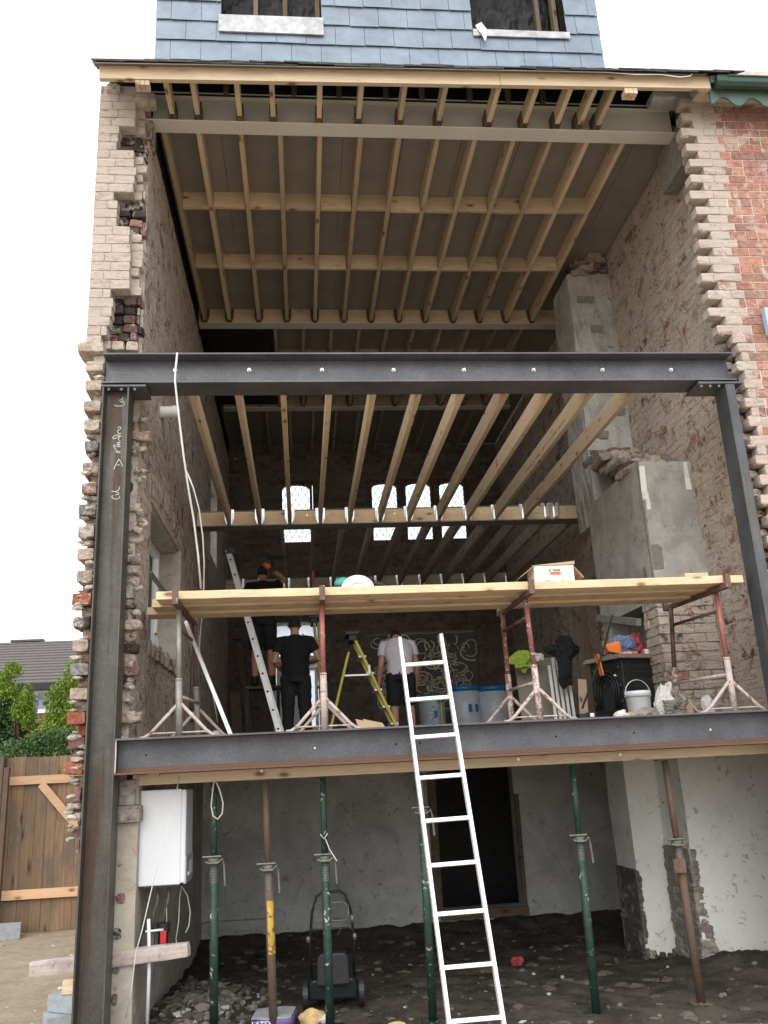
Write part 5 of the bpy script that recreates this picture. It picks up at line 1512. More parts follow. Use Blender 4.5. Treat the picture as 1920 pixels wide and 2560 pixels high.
for (yy, zz) in ((-.15, .52), (.22, .52), (-.16, .2), (.24, .2), (-.16, .35)): m.ell((-.21, yy, zz), .014, .022, .026, 10, 8)
m.build('arched_door', 'iron', st, smooth=True)
m = MB(); m.tube([(-.21, -.12, .44), (-.26, -.15, .44), (-.27, -.17, .445)], .01, 8); m.build('door_knob', 'alu_d', st)
st.rotation_euler = (0, 0, R(20))
SZ = FZ + .646
def onst(x, y): v = Matrix.Rotation(R(20), 3, 'Z') @ V((x, y, 0)); return (3.17 + v.x, 1.80 + v.y, SZ)
m = MB(); m.add([(-.09, -.06, .03), (.03, -.08, 0), (.05, .06, .0), (-.07, .08, .03), (-.12, -.05, .10), (.02, -.09, .125), (.05, .05, .13), (-.09, .08, .11)], [(3, 2, 1, 0), (0, 1, 5, 4), (1, 2, 6, 5), (2, 3, 7, 6), (3, 0, 4, 7)])
o = m.build('orange_crate', 'orange', None, .004, loc=onst(-.15, -.08)); o.location.z += .003; tag(o, 'open orange plastic box tipped on the left corner of the stove', 'box')
m = MB(); m.box(-.006, -.05, -.15, .006, .05, .06); o = m.build('orange_strip', 'orange', None, .002, loc=onst(-.31, .0)); o.rotation_euler = (0, R(-8), 0); o.location.z -= .04
tag(o, 'orange plastic panel hanging beside the left edge of the stove', 'panel')
m = MB(); m.crumple((0, 0, .085), (.12, .07, .10), 3, .5); o = m.build('snack_bag', 'bag_b', None, loc=onst(.0, -.03)); tag(o, 'crumpled blue plastic bag with a red strip of lettering on the stove', 'bag')
m = MB(); m.box(-.10, -.09, .005, .10, -.075, .035); m.build('red_strip', 'inkr', o)
m = MB()
for k in range(7): m.box(-.07 + k * .017, -.0925, .010 + .002 * (k % 2), -.07 + k * .017 + (.011 if k % 3 else .006), -.0905, .030)
m.build('white_print', 'white', o)
m = MB(); m.crumple((0, 0, .10), (.085, .06, .08), 7, .55); m.crumple((.02, 0, .17), (.055, .03, .085), 9, .55)
o = m.build('red_bag', 'bag_r', None, loc=onst(.19, .03)); tag(o, 'crumpled dark red plastic bag at the right end of the stove top', 'bag')
m = MB(); m.box(-.06, -.025, .0, .05, .03, .055); o = m.build('small_carton', 'white', None, .003, loc=onst(.20, -.15)); tag(o, 'little white carton with red end below the red bag on the stove', 'carton')
MB().box(-.064, -.026, .002, -.045, .031, .053).build('red_end', 'inkr', o)
bk = thing('plastic_bucket', 'white plastic bucket with raised wire handle in front of the stove', 'bucket', (2.90, .86, FZ))
m = MB(); m.lathe([(.088, 0), (.092, .004), (.105, .20), (.112, .203), (.112, .235), (.106, .238), (.098, .225), (.085, .02)], (0, 0, 0), 32); m.build('pail', 'whitep', bk, smooth=True)
m = MB(); m.lathe([(.1085, .186), (.1135, .19), (.1135, .202), (.1085, .204)], (0, 0, 0), 32); m.build('rim_band', 'grey_d', bk, smooth=True)
m = MB(); m.tube([(.112 * math.cos(math.pi * k / 14), -.01, .21 + .125 * math.sin(math.pi * k / 14)) for k in range(15)], .0035, 8); m.build('wire_handle', 'alu_d', bk)
m = MB(); m.crumple((0, 0, .15), (.085, .07, .17), 12, .55); o = m.build('white_sack', 'white', None, loc=(3.13, .98, FZ)); o.rotation_euler = (0, R(18), 0); tag(o, 'torn white plastic sack standing to the right of the bucket', 'sack')
m = MB(); m.crumple((0, 0, .07), (.09, .08, .10), 17, 1.0); o = m.build('rubble_sack', 'cloth_t' if False else 'concrete', None, smooth=False, loc=(3.24, .86, FZ)); tag(o, 'grey heap of tangled rubble beside the pier at the stove', 'rubble heap')
m = MB(); m.box(-.05, -.03, 0, .05, .03, .16); o = m.build('board_offcut', 'card', None, .003, loc=(3.38, 1.0, FZ + .0)); tag(o, 'small upright beige board offcut against the right wall pier', 'board')
m = MB(); m.rock((0, 0, .09), .09, 23, (.6, .4, 1.1), sub=2, amp=.4); o = m.build('plaster_slab', 'wstone', None, loc=(3.56, .95, FZ)); tag(o, 'white broken plaster slab leaning near the right hand trestle foot', 'stone')
for k, (x, y, s_, mt, lb_) in enumerate(((2.62, .55, .05, 'wstone', 'small pale lump on the floor edge left of the bucket'), (2.80, .50, .055, 'rub', 'grey brick fragment on the floor edge below the bucket'), (2.88, .58, .06, 'rub', 'larger grey brick fragment leaning under the bucket'), (2.72, .62, .04, 'ystone', 'brownish brick chip on the floor edge between the stove and the bucket'))):
    m = MB(); m.rock((0, 0, s_ * .6), s_, 40 + k, (1.2, 1, .8), sub=2, amp=.5); tag(m.build('brick_fragment', mt, None, loc=(x, y, FZ)), lb_, 'brick fragment')
p = A(1275, 1525, Y=.9)
m = MB(); m.box(-.06, -.05, 0, .02, .05, .07); m.box(.022, -.05, 0, .09, .05, .078)
o = m.build('battery_charger', 'black', None, .006, loc=(2.42, .9, FZ)); tag(o, 'small dark battery charger on the floor left of the stove', 'charger')
MB().box(.035, -.052, .04, .07, -.0505, .07).build('white_label', 'white', o)
m = MB(); m.tube([A(1258, 1530, Y=1.3) * 1.0, A(1305, 1400, Y=1.5), A(1322, 1330, Y=1.7)], .010, 10)
o = m.build('iron_poker_bar', 'iron'); tag(o, 'thin dark iron bar leaning up past the left side of the stove', 'bar')
# timbers, boards, pipes and coat stacked at the right in the back
def lean(name, lab, cat, a, b, w, t, mat, up=(0, 1, 0)):
    o_ = V(a); m = MB(); m.bar((0, 0, 0), V(b) - V(a), w, t, up=up); return tag(m.build(name, mat, None, .003, loc=o_), lab, cat)
lean('board_upright', 'tall dusty vertical plank leaning at the right, nearest the stove', 'plank', (3.72, 3.6, FZ), (3.76, 3.75, 3.75), .20, .03, 'oldwood_z')
lean('board_upright', 'tall dusty vertical plank just left of the plank nearest the stove', 'plank', (3.46, 3.8, FZ), (3.50, 3.95, 3.8), .17, .03, 'oldwood_z')
for k in range(5):
    x = 3.05 + k * .055
    lean('white_trim', 'white trim length leaning in the bundle under the dark coat, %s from the left' % ORD[k], 'trim', (x, 3.9 - .01 * k, FZ), (x + .05, 4.15, 2.72 + k * .09), .035, .02, 'pvc')
lean('pine_offcut', 'bright short pine board leaning in front of the white trims', 'board', (3.16, 3.2, FZ), (3.24, 3.35, 2.46), .10, .022, 'pine_z')
o = MB().box(0, -.02, 0, .62, .02, .98).build('plasterboard_sheet', 'ply', None, .003, loc=(2.76, 4.4, FZ)); tag(o, 'brown board sheet leaning at the back behind the spattered trestle', 'board'); o.rotation_euler = (R(-8), 0, R(0))
m = MB(); m.crumple((0, 0, -.10), (.15, .06, .16), 61, .4); m.crumple((-.03, -.02, -.33), (.10, .05, .25), 62, .4); m.crumple((-.17, -.01, -.10), (.11, .04, .06), 63, .4, 4)
o = m.build('dark_coat', 'cloth_t', None, loc=(3.22, 3.82, 2.98)); tag(o, 'dark coat hung over the top of the white trims', 'coat')
m = MB(); m.crumple((0, 0, 0), (.16, .06, .11), 31, .5); o = m.build('hi_vis_vest', 'hivis', None, loc=(A(1128, 1428, Y=4.3).x, 4.3, A(1128, 1428, Y=4.3).z)); tag(o, 'crumpled yellow green high visibility vest hanging over the board at the back', 'vest')
m = MB(); m.crumple((0, 0, 0), (.07, .04, .065), 32, .8, 4); o = m.build('white_rag', 'white', None, loc=(A(1160, 1420, Y=4.3).x, 4.3, A(1160, 1420, Y=4.3).z)); tag(o, 'small white rag on top of the leaning board, right of the yellow green vest', 'rag')
# insulation rolls
RP = [(A(935, 1560, Y=6.6).x, 6.6, .20, .72), (A(1008, 1560, Y=6.3).x, 6.3, .225, .80), (A(1070, 1560, Y=6.3).x, 6.3, .235, .78), (A(1185, 1560, Y=6.9).x, 6.9, .22, .70)]
LB = ['wrapped insulation roll with blue top behind the ladder rungs, leftmost of the four', 'wrapped insulation roll with bold blue sideways lettering, second from the left', 'plain dusty insulation roll, third from the left', 'shadowed insulation roll behind the spattered trestle, rightmost of the four']
ro = None
for k, (x, y, rr, hh) in enumerate(RP):
    o = thing('insulation_roll', LB[k], 'insulation roll', (x, y, FZ), 'wrapped insulation rolls')
    m = MB(); m.lathe([(rr * .96, 0), (rr, .03), (rr * .99, hh * .5), (rr * 1.0, hh * .9)], (0, 0, 0), 36); m.build('wrapped_body', 'wrap', o, smooth=True)
    m = MB(); m.lathe([(rr * 1.002, hh * .9), (rr * 1.01, hh * .97), (rr * .9, hh), (rr * .3, hh * .985)], (0, 0, 0), 36); m.build('blue_top', 'blue', o, smooth=True)
    if k < 2:
        for (dx, s_) in ((-.17, .072),) if k else ((.02, .10),):
            al = math.asin((dx + s_ * .35) / rr) - .35
            text_mesh('wrap_lettering', 'KNAUF', s_, 'blue', o, Matrix.Rotation(al, 4, 'Z') @ Matrix.Translation((s_ * .35, -rr - .004, hh * .76)) @ Matrix.Rotation(R(90), 4, 'X') @ Matrix.Rotation(R(-90), 4, 'Z') @ Matrix.Translation((0, -s_ * .7, 0)))
    if k < 2:
        for (al, z0_, z1_) in ((.12, .52, .66), (.62, .52, .66)):
            m = MB(); c_, sn = math.cos(al), math.sin(al); b_ = V((rr * sn, -rr * c_, 0)) * 1.012; tt_ = V((c_, sn, 0)) * .028
            m.add([b_ - tt_ + V((0, 0, hh * z0_)), b_ + tt_ + V((0, 0, hh * z0_)), b_ + tt_ + V((0, 0, hh * z1_)), b_ - tt_ + V((0, 0, hh * z1_))], [(0, 1, 2, 3)]); m.build('blue_print_panel', 'blue', o)
o = thing('shovel', 'shovel with yellow shaft and black D handle leaning on the leftmost insulation roll', 'shovel', (RP[0][0] + .09, 6.25, FZ))
m = MB(); m.tube([(0, 0, .22), (0, .05, .58)], .016, 10); m.build('shaft', 'yellow', o, smooth=True)
m = MB(); m.tube([(0, .05, .57), (-.045, .06, .62), (-.045, .065, .68), (.045, .065, .68), (.045, .06, .62), (0, .05, .57)], .011, 8); m.build('d_handle', 'black', o)
m = MB(); m.prism([(-.10, 0), (.10, 0), (.10, .24), (-.10, .24)], lambda a, b, t: (a, -.01 + t, b), .006); m.build('blade', 'iron', o, .002)
# left back: dark timbers, spade, boxes, white slips
lean('dark_timber', 'dark board leaning at the back left, lower one', 'timber', (A(515, 1570, Y=7.6).x, 7.6, FZ), (A(508, 1455, Y=7.9).x, 7.9, 2.85), .16, .05, 'oldwood_z')
lean('dark_timber', 'dark post leaning at the back left, tall one', 'timber', (A(545, 1570, Y=7.5).x, 7.5, FZ), (A(515, 1362, Y=8.3).x, 8.3, 3.75), .09, .06, 'oldwood_z')
m = MB(); m.box(-.09, -.03, -.03, .09, .03, .03); o = m.build('pick_head', 'iron', None, .01, loc=(A(514, 1362, Y=8.3).x, 8.2, 3.80)); tag(o, 'dark crosspiece on top of the tall post at the back left', 'tool head')
o = MB().box(-.09, -.05, 0, .09, .05, .05).build('timber_offcut', 'pine_x', None, .003, loc=(A(480, 1572, Y=1.6).x, 1.6, FZ)); tag(o, 'short pine offcut on the floor at the foot of the leaning white straightedge', 'wood block')
a_, b_ = A(402, 1345, Y=1.0), A(500, 1580, Y=.55)
lean('straightedge', 'pale aluminium straightedge leaning on the left wall behind the grey trestle', 'straightedge', (b_.x, b_.y, FZ), (a_.x, a_.y, a_.z), .03, .06, 'alu')
p = A(544, 1818 / 1.1573, Y=2.2)
o = MB().box(-.03, -.02, 0, .03, .02, .09).build('white_booklet', 'white', None, .002, loc=(A(468, 1560, Y=1.4).x, 1.4, FZ + .0)); tag(o, 'little white packet standing on the floor by the left wall', 'packet')
bt = thing('plastic_bottle', 'clear plastic bottle with red cap on the left window sill', 'bottle', (-1.42, A(336, 1380, X=-1.42).y, 2.738))
m = MB(); m.lathe([(.030, 0), (.033, .01), (.033, .10), (.028, .13), (.034, .15), (.02, .19), (.011, .205), (.011, .215)], (0, 0, 0), 20); m.build('bottle_body', 'frost', bt, smooth=True)
m = MB(); m.lathe([(.014, .212), (.014, .235), (.012, .238)], (0, 0, 0), 16); m.build('cap', 'red', bt, smooth=True)
lean('window_bar', 'grey metal bar propped slanting across the left window opening', 'bar', A(322, 1235, X=-1.42), A(372, 1300, X=-1.36), .02, .05, 'tgrey', up=(1, 0, 0))
# cable hanging from the upper beam
def path(pts, Y): return [A(a, b, Y=y) if not isinstance(y, str) else A(a, b, X=float(y)) for (a, b), y in zip(pts, Y)]
m = MB(); m.tube(path([(383, 762), (379, 800), (378, 822), (383, 870), (390, 930), (396, 980), (406, 1050), (418, 1120), (428, 1200), (434, 1272)], [-.02, -.02, -.02, .0, .05, .1, .2, .3, .4, .5]), .0085, 10)
o = m.build('hanging_cable', 'cable', smooth=True); tag(o, 'pale grey cable hanging over the upper steel beam at the left', 'cable')
m = MB(); m.tube(path([(400, 1010), (418, 1055), (430, 1100), (438, 1160), (441, 1220), (440, 1275), (436, 1330), (430, 1400), (440, 1450), (460, 1500), (470, 1560)], [.16, .2, .3, .4, .5, .7, .9, 1.0, 1.1, 1.2, 1.3]), .006, 10)
m.build('branch_wire', 'cable', o, smooth=True)
m = MB(); m.tube([A(415, 1340, Y=1.2), A(417, 1420, Y=1.2), A(413, 1560, Y=1.2)], .022, 12); m.tube([A(428, 1340, Y=1.15), A(428, 1560, Y=1.15)], .012, 10)
tag(m.build('wall_conduit', 'prop_t', smooth=True), 'vertical dark metal conduit against the left wall behind the grey trestle', 'conduit')
# floor litter near the middle
for k, (a, b, mt) in enumerate(((795, 1565, 'card'), (812, 1562, 'card'))):
    p = A(a, b, Y=.75); m = MB(); m.add([(-.07, 0, .0), (.09, -.02, .0), (.06, .03, .06), (-.10, .05, .10)], [(0, 1, 2, 3)])
    o = m.build('cardboard_scrap', mt, None, loc=(p.x, .75 + k * .04, FZ + .002)); o.modifiers.new('t', 'SOLIDIFY').thickness = .004; tag(o, 'torn cardboard scrap on the floor edge right of the red trestle, %s piece' % ('left', 'right')[k], 'cardboard')
m = MB(); m.tube([(A(745, 1562, Y=1.6).x, 1.6, FZ + .015), (A(800, 1555, Y=1.9).x, 1.9, FZ + .03), (A(860, 1558, Y=1.8).x, 1.8, FZ + .02)], [(.03, .012)] * 3, 8)
tag(m.build('blue_wrap', 'whitep', smooth=True), 'strip of pale blue white packaging lying on the floor behind the scraps', 'packaging')

# ---------------------------------------------------------------- cellar: boiler, pump, lintel, mower, sacks
bo = thing('wall_boiler', 'white wall hung boiler on the left cellar wall', 'boiler', (-1.2, .33, .855))
m = MB(); m.box(0, 0, 0, .30, .42, .66); m.build('casing', 'whitep', bo, .008)
m = MB(); m.box(.296, .006, .008, .335, .414, .655); m.build('front_cover', 'whitep', bo, .012)
MB().box(.32, .012, .0, .342, .41, .19).build('control_panel', 'grey_d', bo, .006)
m = MB(); m.cyl((.342, .10, .06), (.352, .10, .06), .015, 12); m.box(.342, .2, .05, .345, .34, .14); m.build('control_knob', 'whitep', bo)
MB().box(.02, .02, -.012, .29, .40, -.002).build('underside', 'boiler_g', bo)
MB().box(-.025, -.01, .25, .0, .02, .262).build('wall_clip', 'white', bo)
m = MB()
for (x, r_) in ((.06, .009), (.12, .011), (.20, .009)): m.tube([(x, .15, -.01), (x, .15, -.12), (x - .03, .17, -.2), (x - .03, .17, -.33)], r_, 10)
m.build('pipe_tail', 'prop_t', bo, smooth=True)
pw = path([(352, 1990 / 1.0 * 1.0), (352, 2212)], [.28, .28])
m = MB(); m.tube([A(321, 1985, Y=.28), A(322, 2040, Y=.28), A(322, 2100, Y=.28), A(318, 2212, Y=.28)], .0125, 12); m.tube([A(321, 1985, Y=.28) + V((-.02, .0, -.08)), A(321, 1985, Y=.28) + V((.10, .03, -.08))], .008, 8)
tag(m.build('waste_pipe', 'whitep', smooth=True), 'thin white vertical pipe on the left cellar wall under the boiler', 'pipe')
p = A(352, 2020, Y=.42)
pu = thing('heating_pump', 'black pump with a red label under the boiler', 'pump', (p.x, .42, p.z - .05))
m = MB(); m.lathe([(.036, 0), (.036, .11), (.05, .112), (.05, .165), (.044, .172)], (0, 0, -.04), 20); m.build('pump_housing', 'black', pu, smooth=False)
MB().box(-.012, -.053, -.045, .03, -.0375, .085).build('red_label', 'red', pu, .003)
m = MB(); m.tube([(-.12, 0, -.04), (.02, 0, -.04)], .013, 10); m.tube([(-.07, 0, -.06), (-.07, 0, .06)], .016, 10); m.build('valve_pipe', 'prop_t', pu)
m = MB()
m.tube(path([(392, 1915), (388, 1940), (386, 1990), (380, 2030), (383, 2040)], [.6, .62, .6, .58, .5]), .0045, 8)
m.tube(path([(366, 1918), (360, 1950), (360, 2000)], [.55, .5, .45]), .0035, 8)
m.tube(path([(393, 1915), (405, 1935), (411, 1970), (408, 2000), (401, 2015)], [.6, .62, .64, .62, .6]), .005, 8)
tag(m.build('loose_flex', 'wire', smooth=True), 'loose dirty white flexes hanging below the boiler', 'cable')
m = MB(); m.tube(path([(387, 1678), (375, 1750), (352, 1820), (330, 1910), (308, 2005), (293, 2060), (285, 2130), (272, 2200)], [.24, .2, .15, .12, .12, .12, .14, .16]), .0038, 8)
tag(m.build('bent_wire', 'cable', smooth=True), 'long thin grey wire running down across the boiler from the lower beam', 'wire')
m = MB(); c0 = A(466, 1690, Y=.25)
m.tube(path([(462, 1688), (459, 1712), (456, 1740), (460, 1762), (470, 1770), (480, 1758), (482, 1735), (474, 1705), (466, 1688)], [.24] * 9), .0055, 8)
tag(m.build('wire_loop', 'wire', smooth=True), 'looped grey wire hanging from the bearer beside the first prop', 'wire')
m = MB(); m.tube(path([(692, 1802), (700, 1812), (708, 1800)], [.27] * 3), .003, 6); m.tube(path([(703, 1812), (712, 1835), (728, 1860)], [.27] * 3), .003, 6)
tag(m.build('cable_tie', 'white'), 'white cable tie knotted round the third prop', 'cable tie')
a_, b_ = A(66, 2098, Y=.20), A(408, 2048, Y=.20)
a_ = A(66, 2095, Y=.30); b_ = A(409, 2050, Y=.26)
m = MB(); m.rough(0, -.045, -.048, (b_ - a_).length, .045, .048, .006, None, 6, 5)
o = m.build('stone_lintel', 'lintel', loc=a_); d = (b_ - a_).normalized(); o.rotation_euler = (0, -math.asin(d.z), math.atan2(d.y, d.x)); tag(o, 'old painted stone lintel lying level behind the foot of the left steel column', 'lintel')
def block(nm, mat, lab, px, Y, dims, rz, z=None):
    q = A(px[0], px[1], Y=Y); m = MB(); m.rough(-dims[0] / 2, -dims[1] / 2, 0, dims[0] / 2, dims[1] / 2, dims[2], .004, None, 3, dims[0] * 9)
    o = m.build(nm, mat, loc=(q.x, Y, q.z if z is None else z)); o.rotation_euler = (0, 0, rz); return tag(o, lab, 'block')
bx = A(150, 2190, Y=.30)
zb = gh(bx.x, .3)
block('concrete_block', 'block', 'lowest blue grey concrete block in the stack left of the steel column', (146, 2190), .30, (.30, .22, .14), R(20), zb)
block('concrete_block', 'block', 'upper blue grey concrete block in the stack under the stone lintel', (152, 2190), .33, (.24, .20, .11), R(-30), zb + .142)
block('timber_block', 'pine_x', 'pale timber block between the concrete blocks and the lintel', (160, 2190), .30, (.16, .12, .09), R(5), zb + .254)
p = A(8, 2029, Z=.0)
block('concrete_block', 'block', 'lone blue grey concrete block on the ground in front of the fence', (6, 2029), p.y, (.36, .2, .15), R(12), .0)
# lawnmower
gm = gh(.2, 1.15)
mw = thing('lawnmower', 'dark green rotary lawnmower with folded black handle behind the third prop', 'lawnmower', (.20, 1.05, gm))
m = MB(); m.prism([(-.22, .06), (-.235, .16), (-.19, .23), (.19, .23), (.235, .16), (.22, .06)], lambda a, b, t: (a, t - .15, b), .56); m.build('deck', 'mower', mw, .02)
m = MB(); m.prism([(-.15, .20), (-.14, .42), (-.11, .46), (.11, .46), (.14, .42), (.15, .20)], lambda a, b, t: (a, t - .30 + (b - .2) * .1, b), .20); m.build('grass_box', 'black', mw, .02)
m = MB(); m.lathe([(.11, 0), (.12, .03), (.12, .14), (.08, .18)], (0, .15, .23), 20); m.build('engine', 'black', mw, smooth=False)
for (sx, sy, r_) in ((-.25, -.16, .115), (.25, -.16, .115), (-.24, .36, .085), (.24, .36, .085)):
    m = MB(); m.cyl((sx - .025, sy, r_), (sx + .025, sy, r_), r_, 26); w_ = m.build('wheel', 'iron' if r_ > .1 else 'black', mw, .006)
    MB().cyl((sx - .028, sy, r_), (sx + .028, sy, r_), r_ * .55, 18).build('hub', 'black', w_)
m = MB()
B = [V((-.19, -.18, .25)), V((-.20, -.22, .55)), V((-.175, -.26, .80)), V((-.13, -.28, .93)), V((-.08, -.29, .965)), V((.08, -.29, .965)), V((.13, -.28, .93)), V((.175, -.26, .80)), V((.20, -.22, .55)), V((.19, -.18, .25))]
m.tube(B, .0125, 10); m.tube([(-.19, -.235, .62), (-.15, -.24, .65), (.15, -.24, .65), (.19, -.235, .62)], .009, 8)
m.build('handle', 'black', mw, smooth=True)
m = MB(); m.tube([(-.165, -.275, .84), (-.14, -.29, .87), (.10, -.29, .87), (.15, -.28, .84), (.155, -.28, .78), (.13, -.28, .72), (-.13, -.28, .72), (-.16, -.275, .76)], .006, 8)
m.tube([(.05, -.26, .60), (.12, -.25, .70), (.18, -.25, .76)], .004, 6); m.box(.17, -.30, .70, .20, -.27, .76); m.box(-.23, -.25, .55, -.20, -.22, .60); m.box(.19, -.25, .55, .22, -.22, .60)
m.build('bail_lever', 'prop_t', mw, smooth=True)
mw.scale = (.86, .86, .87)
p = A(590, 2160, Y=.42)
lx = thing('latex_sack', 'dusty purple sack of compound printed LATEX at the bottom of the picture', 'sack', (-.245, .40, -.135), rz=R(-6))
m = MB(); m.rough(-.145, -.10, 0, .145, .20, .085, .012, None, 5, 3); m.build('sack_body', 'purple', lx, smooth=True)
m = MB(); m.rough(-.14, -.095, .080, .14, .195, .094, .006, None, 5, 7); m.build('dusty_top', 'sackg', lx, smooth=True)
text_mesh('sack_lettering', 'LATEX', .050, 'white', lx, MWf(-.135, -.1035, .041))
def rock1(nm, mat, lab, x, y, r_, sq, sd):
    m = MB(); m.rock((0, 0, r_ * sq[2] * .7), r_, sd, sq, sub=3, amp=.45); return tag(m.build(nm, mat, None, loc=(x, y, gh(x, y) - .01)), lab, 'stone')
rock1('sandstone_lump', 'ystone', 'yellow sandstone lump on the cellar floor in front of the lawnmower', A(675, 2180, Y=.45).x, .45, .075, (1.15, .9, .8), 51)
rock1('plaster_lump', 'wstone', 'white plaster lump touching the yellow stone', A(702, 2188, Y=.42).x, .42, .05, (1.1, .9, .7), 52)
rock1('brick_piece', 'ystone', 'flat brown brick piece on the cellar floor right of the third prop', A(855, 2200, Y=.2).x, .22, .045, (1.4, .9, .5), 53)
rock1('red_bin_piece', 'bag_r', 'small dark red scrap on the cellar floor right of the ladder', A(1293 / 1.157, 2085, Y=2.2).x, 2.2, .06, (1, .8, .8), 54)
m = MB(); r = random.Random(77)
n_ = 0
while n_ < 1300:
    x, y = r.uniform(-1.15, 3.9), r.uniform(-.6, 4.3)
    s_ = .004 + .026 * r.random() ** 5
    if r.random() < .55: x, y = r.gauss(-.8, .22), r.gauss(1.15, .5); s_ = .006 + .04 * r.random() ** 3
    if x < -1.17 or (x > 3.3 and y > 1.5) or y > 4.35 or y < -.8: continue
    k_ = r.random(); c_ = (.42, .41, .38) if k_ < .09 else (.17, .155, .13) if k_ < .6 else (.09, .08, .07)
    m.rock((x, y, gh(x, y) + s_ * .25), s_, n_, (r.uniform(.7, 1.5), r.uniform(.7, 1.3), r.uniform(.4, .9)), c_, 1, .5); n_ += 1
for k in range(170):
    x, y = r.uniform(-1.1, 3.9), r.uniform(-.6, 4.2)
    if x > 3.05 and y > 1.45: continue
    s_ = r.uniform(.02, .055); q_ = r.uniform(.6, 1.3)
    m.rock((x, y, gh(x, y)), s_, k + 3000, (1.3, 1, .45), (.10 * q_, .086 * q_, .072 * q_), 2, .8)
s = NT('rubble chips'); at = s.n('Attribute', attribute_name='Col'); s.done(at.outputs['Color'], .95)
o = m.build('rubble', s.m); o['kind'] = 'stuff'; o['label'] = 'plaster crumbs and small rubble scattered over the cellar floor'
m = MB()
for k in range(260):
    x, y = r.uniform(-6, -1.9), r.uniform(-1, 4.2); s_ = .005 + .018 * r.random() ** 3
    m.rock((x, y, gh(x, y) + s_ * .2), s_, k, (1.2, 1, .6), r.choice([(.5, .45, .37), (.36, .3, .24), (.6, .55, .48)]), 1, .4)
o = m.build('gravel', s.m); o['kind'] = 'stuff'; o['label'] = 'small stones scattered over the sandy yard'

# ---------------------------------------------------------------- left background: fence, shrubs, house
FY = 4.4
fe = thing('timber_fence', 'brown vertical board fence with pale rails and a diagonal brace, left of the house', 'fence', (0, FY, 0))
r = random.Random(4); x = -4.9
while x < -1.74:
    w = r.uniform(.10, .145); m = MB(); m.box(0, 0, 0, w - .003, .018, 1.0)
    o = m.build('board', 'fence', fe, .001, loc=(x, r.uniform(0, .006), .01)); o.scale = (1, 1, 1.90 + r.uniform(-.008, .008) + (x + 3) * -.0); x += w
for (z, h_, lab) in ((1.60, .095, 't'), (.36, .10, 'b')):
    MB().box(-3.55, -.045, z, -1.75, -.002, z + h_).build('rail', 'rail', fe, .002)
MB().bar((-3.03, -.068, 1.60), (-2.10, -.068, .52), .045, .09, up=(0, 1, 0)).build('brace', 'rail', fe, .002) if False else MB().bar((-3.05, -.025, 1.60), (-2.05, -.025, .46), .09, .042, up=(0, -1, 0)).build('brace', 'rail', fe, .002)
MB().box(-3.58, -.10, 0, -3.47, -.002, 1.93).build('wooden_post', 'oldwood_z', fe, .003)
o = MB().box(-3.43, FY - .20, 0, -3.375, FY - .14, 1.80).build('steel_post', 'prop_b', None, .002); tag(o, 'dark rusty steel post standing in front of the fence at the left edge', 'post')
def leaves(mb, c, rx, ry, rz_, n, size, r, updir=.0, hang=0):
    for _ in range(n):
        d = V((r.gauss(0, 1), r.gauss(0, 1), r.gauss(0, 1))).normalized(); q = r.random() ** .35
        nz = 1 + .35 * noise.noise(d * 2.2 + V(c))
        p = V(c) + V((d.x * rx, d.y * ry, d.z * rz_)) * q * nz
        s_ = size * r.uniform(.6, 1.4)
        t = V((r.gauss(0, 1), r.gauss(0, 1), r.gauss(0, .5) + updir)).normalized(); u = t.cross(V((r.gauss(0, 1), r.gauss(0, 1), r.gauss(0, 1)))).normalized()
        k = max(0, min(1, .5 + .5 * noise.noise(p * 1.3) + r.uniform(-.3, .35)))
        mb.add([p - t * s_, p + u * s_ * .45, p + t * s_ * 1.2, p - u * s_ * .45], [(0, 1, 2, 3)], (k, k, k))
def tree(nm, lab, base, blobs, mat, n, size, up, cat='shrub'):
    o = thing(nm, lab, cat, base); B0 = V(base); r = random.Random(int(abs(base[0]) * 100)); hmax = max(b[0][2] + b[1][2] for b in blobs)
    m = MB(); m.tube([(0, 0, 0), (.03, .02, hmax * .5), (0, 0, hmax * .85)], [.07, .05, .02], 8)
    for k in range(7):
        a = r.uniform(0, 6.28); z = hmax * r.uniform(.25, .7); m.tube([(0, 0, z), (.5 * math.cos(a), .5 * math.sin(a), z + .35)], [.025, .008], 6)
    m.build('trunk', 'bark', o, smooth=True)
    m = MB()
    for c, (rx, ry, rz_) in blobs: leaves(m, c, rx, ry, rz_, int(n * rx * rz_), size, r, up)
    m.build('crown', mat, o)
    return o
def at(dx, dy, Y, base): q = A(dx, dy, Y=Y); return (q.x - base[0], q.y - base[1], q.z - base[2])
b0 = (A(15, 1500, Y=7).x, 7.0, 0)
tree('ivy_clad_shrub', 'large ivy covered shrub at the far left above the fence', b0, [(at(15, 1520, 7, b0), (.34, .4, .36)), (at(35, 1560, 7, b0), (.28, .4, .36)), (at(50, 1590, 7, b0), (.3, .4, .25)), (at(0, 1600, 7, b0), (.6, .5, .45)), (at(-20, 1560, 7, b0), (.4, .5, .55))], 'ivy', 15000, .024, .2)
b1 = (A(40, 1500, Y=6.6).x, 6.6, 0)
tree('lime_conifer', 'small lime green conifer top beside the ivy shrub', b1, [(at(28, 1446, 6.6, b1), (.13, .2, .13)), (at(8, 1462, 6.6, b1), (.12, .2, .08)), (at(58, 1510, 6.6, b1), (.10, .2, .22)), (at(62, 1550, 6.6, b1), (.10, .2, .2)), (at(45, 1530, 6.6, b1), (.14, .2, .25)), (at(10, 1490, 6.6, b1), (.2, .2, .16))], 'conifer', 34000, .019, 1.2)
b2 = (A(135, 1500, Y=6.4).x, 6.4, 0)
